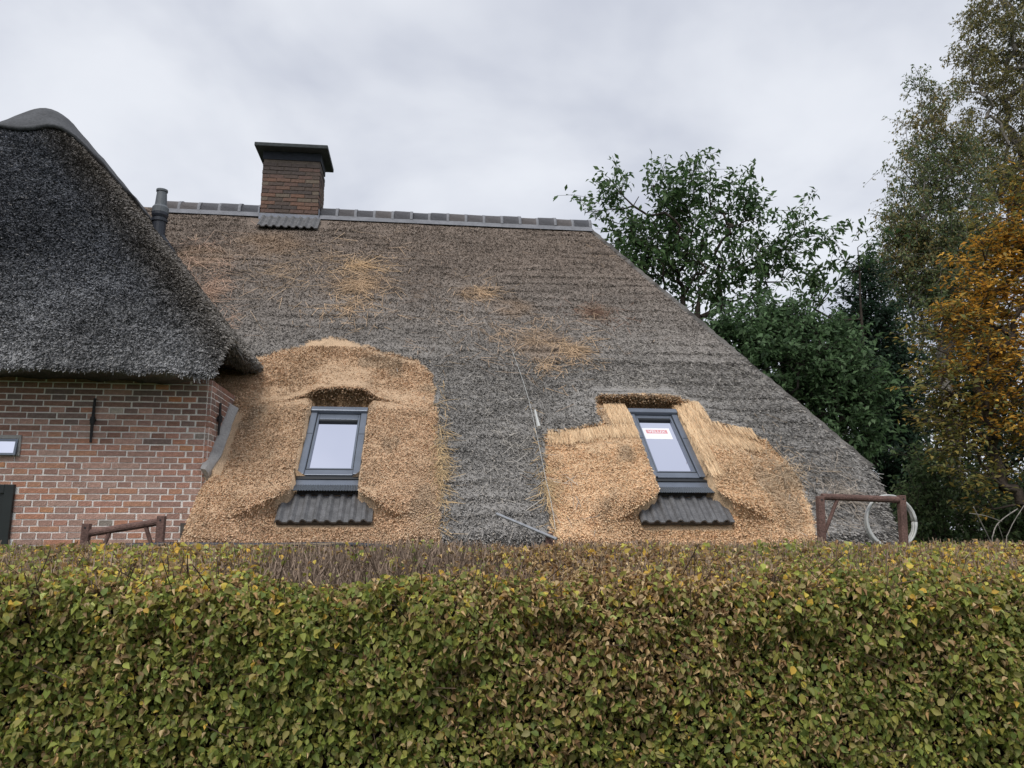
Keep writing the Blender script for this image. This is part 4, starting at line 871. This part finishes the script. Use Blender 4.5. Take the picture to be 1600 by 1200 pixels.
tree('birch_tree', 'tall green birch with fine leaves whose left edge cuts the sky', (*at(1490, 700, 20)[:2], 0), [(1460, 160, 26), (1450, 215, 40), (1440, 275, 46), (1435, 335, 46), (1475, 300, 50), (1420, 385, 44), (1465, 385, 60), (1400, 430, 34), (1455, 450, 60), (1490, 250, 40), (1500, 360, 60), (1500, 440, 70), (1395, 370, 26), (1430, 500, 60), (1500, 520, 70), (1440, 130, 12)], 20, 800, 44000, .105, GB, (.20, .18, .16), r0=.17, droop=.8, twig=.7, ltwig=16, upward=.3, mixpal=([(.13, .10, .035), (.11, .095, .04)], .55, .52), depthf=.9, bright=2.2)
tree('birch_tree', 'tallest yellowing birch at the top right edge of the picture', (*at(1600, 700, 22)[:2], 0), [(1540, 25, 36), (1525, 80, 36), (1560, 60, 45), (1515, 130, 30), (1560, 140, 55), (1600, 90, 60), (1575, 210, 55), (1540, 215, 36), (1620, 190, 60), (1600, 290, 60), (1555, 290, 40), (1600, -20, 50), (1570, -80, 50), (1640, 20, 70), (1620, -120, 60), (1560, 370, 50), (1640, 330, 70), (1690, 150, 80)], 22, 800, 46000, .115, [(.10, .088, .034), (.075, .078, .034), (.12, .10, .035)], (.20, .18, .16), r0=.2, droop=.8, twig=.7, ltwig=16, upward=.3, mixpal=([(.045, .06, .032), (.055, .066, .035)], .5, .56), depthf=.9, bright=2.2)
tree('golden_hornbeam', 'golden orange autumn tree with layered sprays at the right edge', (*at(1640, 800, 10.2)[:2], 0), [(1590, 300, 34), (1570, 340, 42), (1600, 390, 60), (1545, 400, 36), (1560, 470, 56), (1500, 500, 40), (1460, 530, 24), (1620, 480, 80), (1520, 555, 50), (1480, 590, 40), (1570, 570, 60), (1540, 640, 60), (1490, 660, 44), (1600, 680, 80), (1510, 730, 44), (1560, 750, 50), (1650, 300, 70), (1670, 420, 90), (1690, 600, 120), (1480, 700, 26), (1460, 610, 20)], 10.2, 520, 21000, .088, GO, (.07, .055, .045), r0=.10, droop=.25, flat=.85, twig=.42, ltwig=12, upward=.05, bright=2.3, mixpal=(GOG, .9, .47), depthf=.75, spread=.07)
tree('green_bush', 'low green bush below the golden tree beside the roof corner', (*at(1480, 850, 11.5)[:2], 0), [(1440, 790, 36), (1480, 760, 44), (1430, 830, 30), (1500, 820, 60), (1560, 800, 56), (1590, 840, 60), (1460, 720, 26), (1450, 850, 40), (1640, 800, 70)], 11.8, 300, 13000, .085, [(.045, .07, .028), (.06, .085, .035), (.035, .055, .024), (.075, .095, .045)], (.06, .05, .04), r0=.05, droop=.4, twig=.35, ltwig=12, cat='bush', bright=2.1)
tree('background_tree', 'dark tree mass seen in the gaps behind the golden tree', (*at(1560, 800, 26)[:2], 0), [(1420, 640, 60), (1500, 620, 80), (1600, 640, 90), (1480, 740, 90), (1580, 760, 100), (1400, 760, 60), (1680, 700, 120), (1340, 560, 50), (1300, 600, 60), (1540, 560, 60)], 26, 420, 20000, .24, GD+[(.03, .045, .022)], (.03, .025, .02), r0=.2, droop=.5, twig=.8, ltwig=14, depthf=.5)
# dead pale stems at the right
mb = MB()
for pts in ([(1521, 792), (1535, 820), (1547, 846), (1550, 870)], [(1553, 870), (1552, 835), (1562, 815), (1590, 795)], [(1575, 870), (1577, 830), (1600, 790)], [(1515, 802), (1540, 806), (1565, 815)], [(1560, 820), (1566, 838), (1570, 850)]):
    P_ = [at(u, v, 6.6+.05*i) for i, (u, v) in enumerate(pts)]; P_[0] = P_[0]
    if pts[0][1] > 860 or pts[-1][1] > 860:
        g_ = P_[0] if pts[0][1] > 860 else P_[-1]; gb = np.array([g_[0], g_[1], 0]); P_ = ([gb]+P_) if pts[0][1] > 860 else (P_+[gb])
    mb.tube(catmull(P_, 4), .005 if len(pts) == 4 else .0035, 6, col=(.26, .235, .21))
tag(mb.build('dead_stems', M['bark'], col=True), 'bare pale stems sticking up behind the hedge at the right', 'plant')
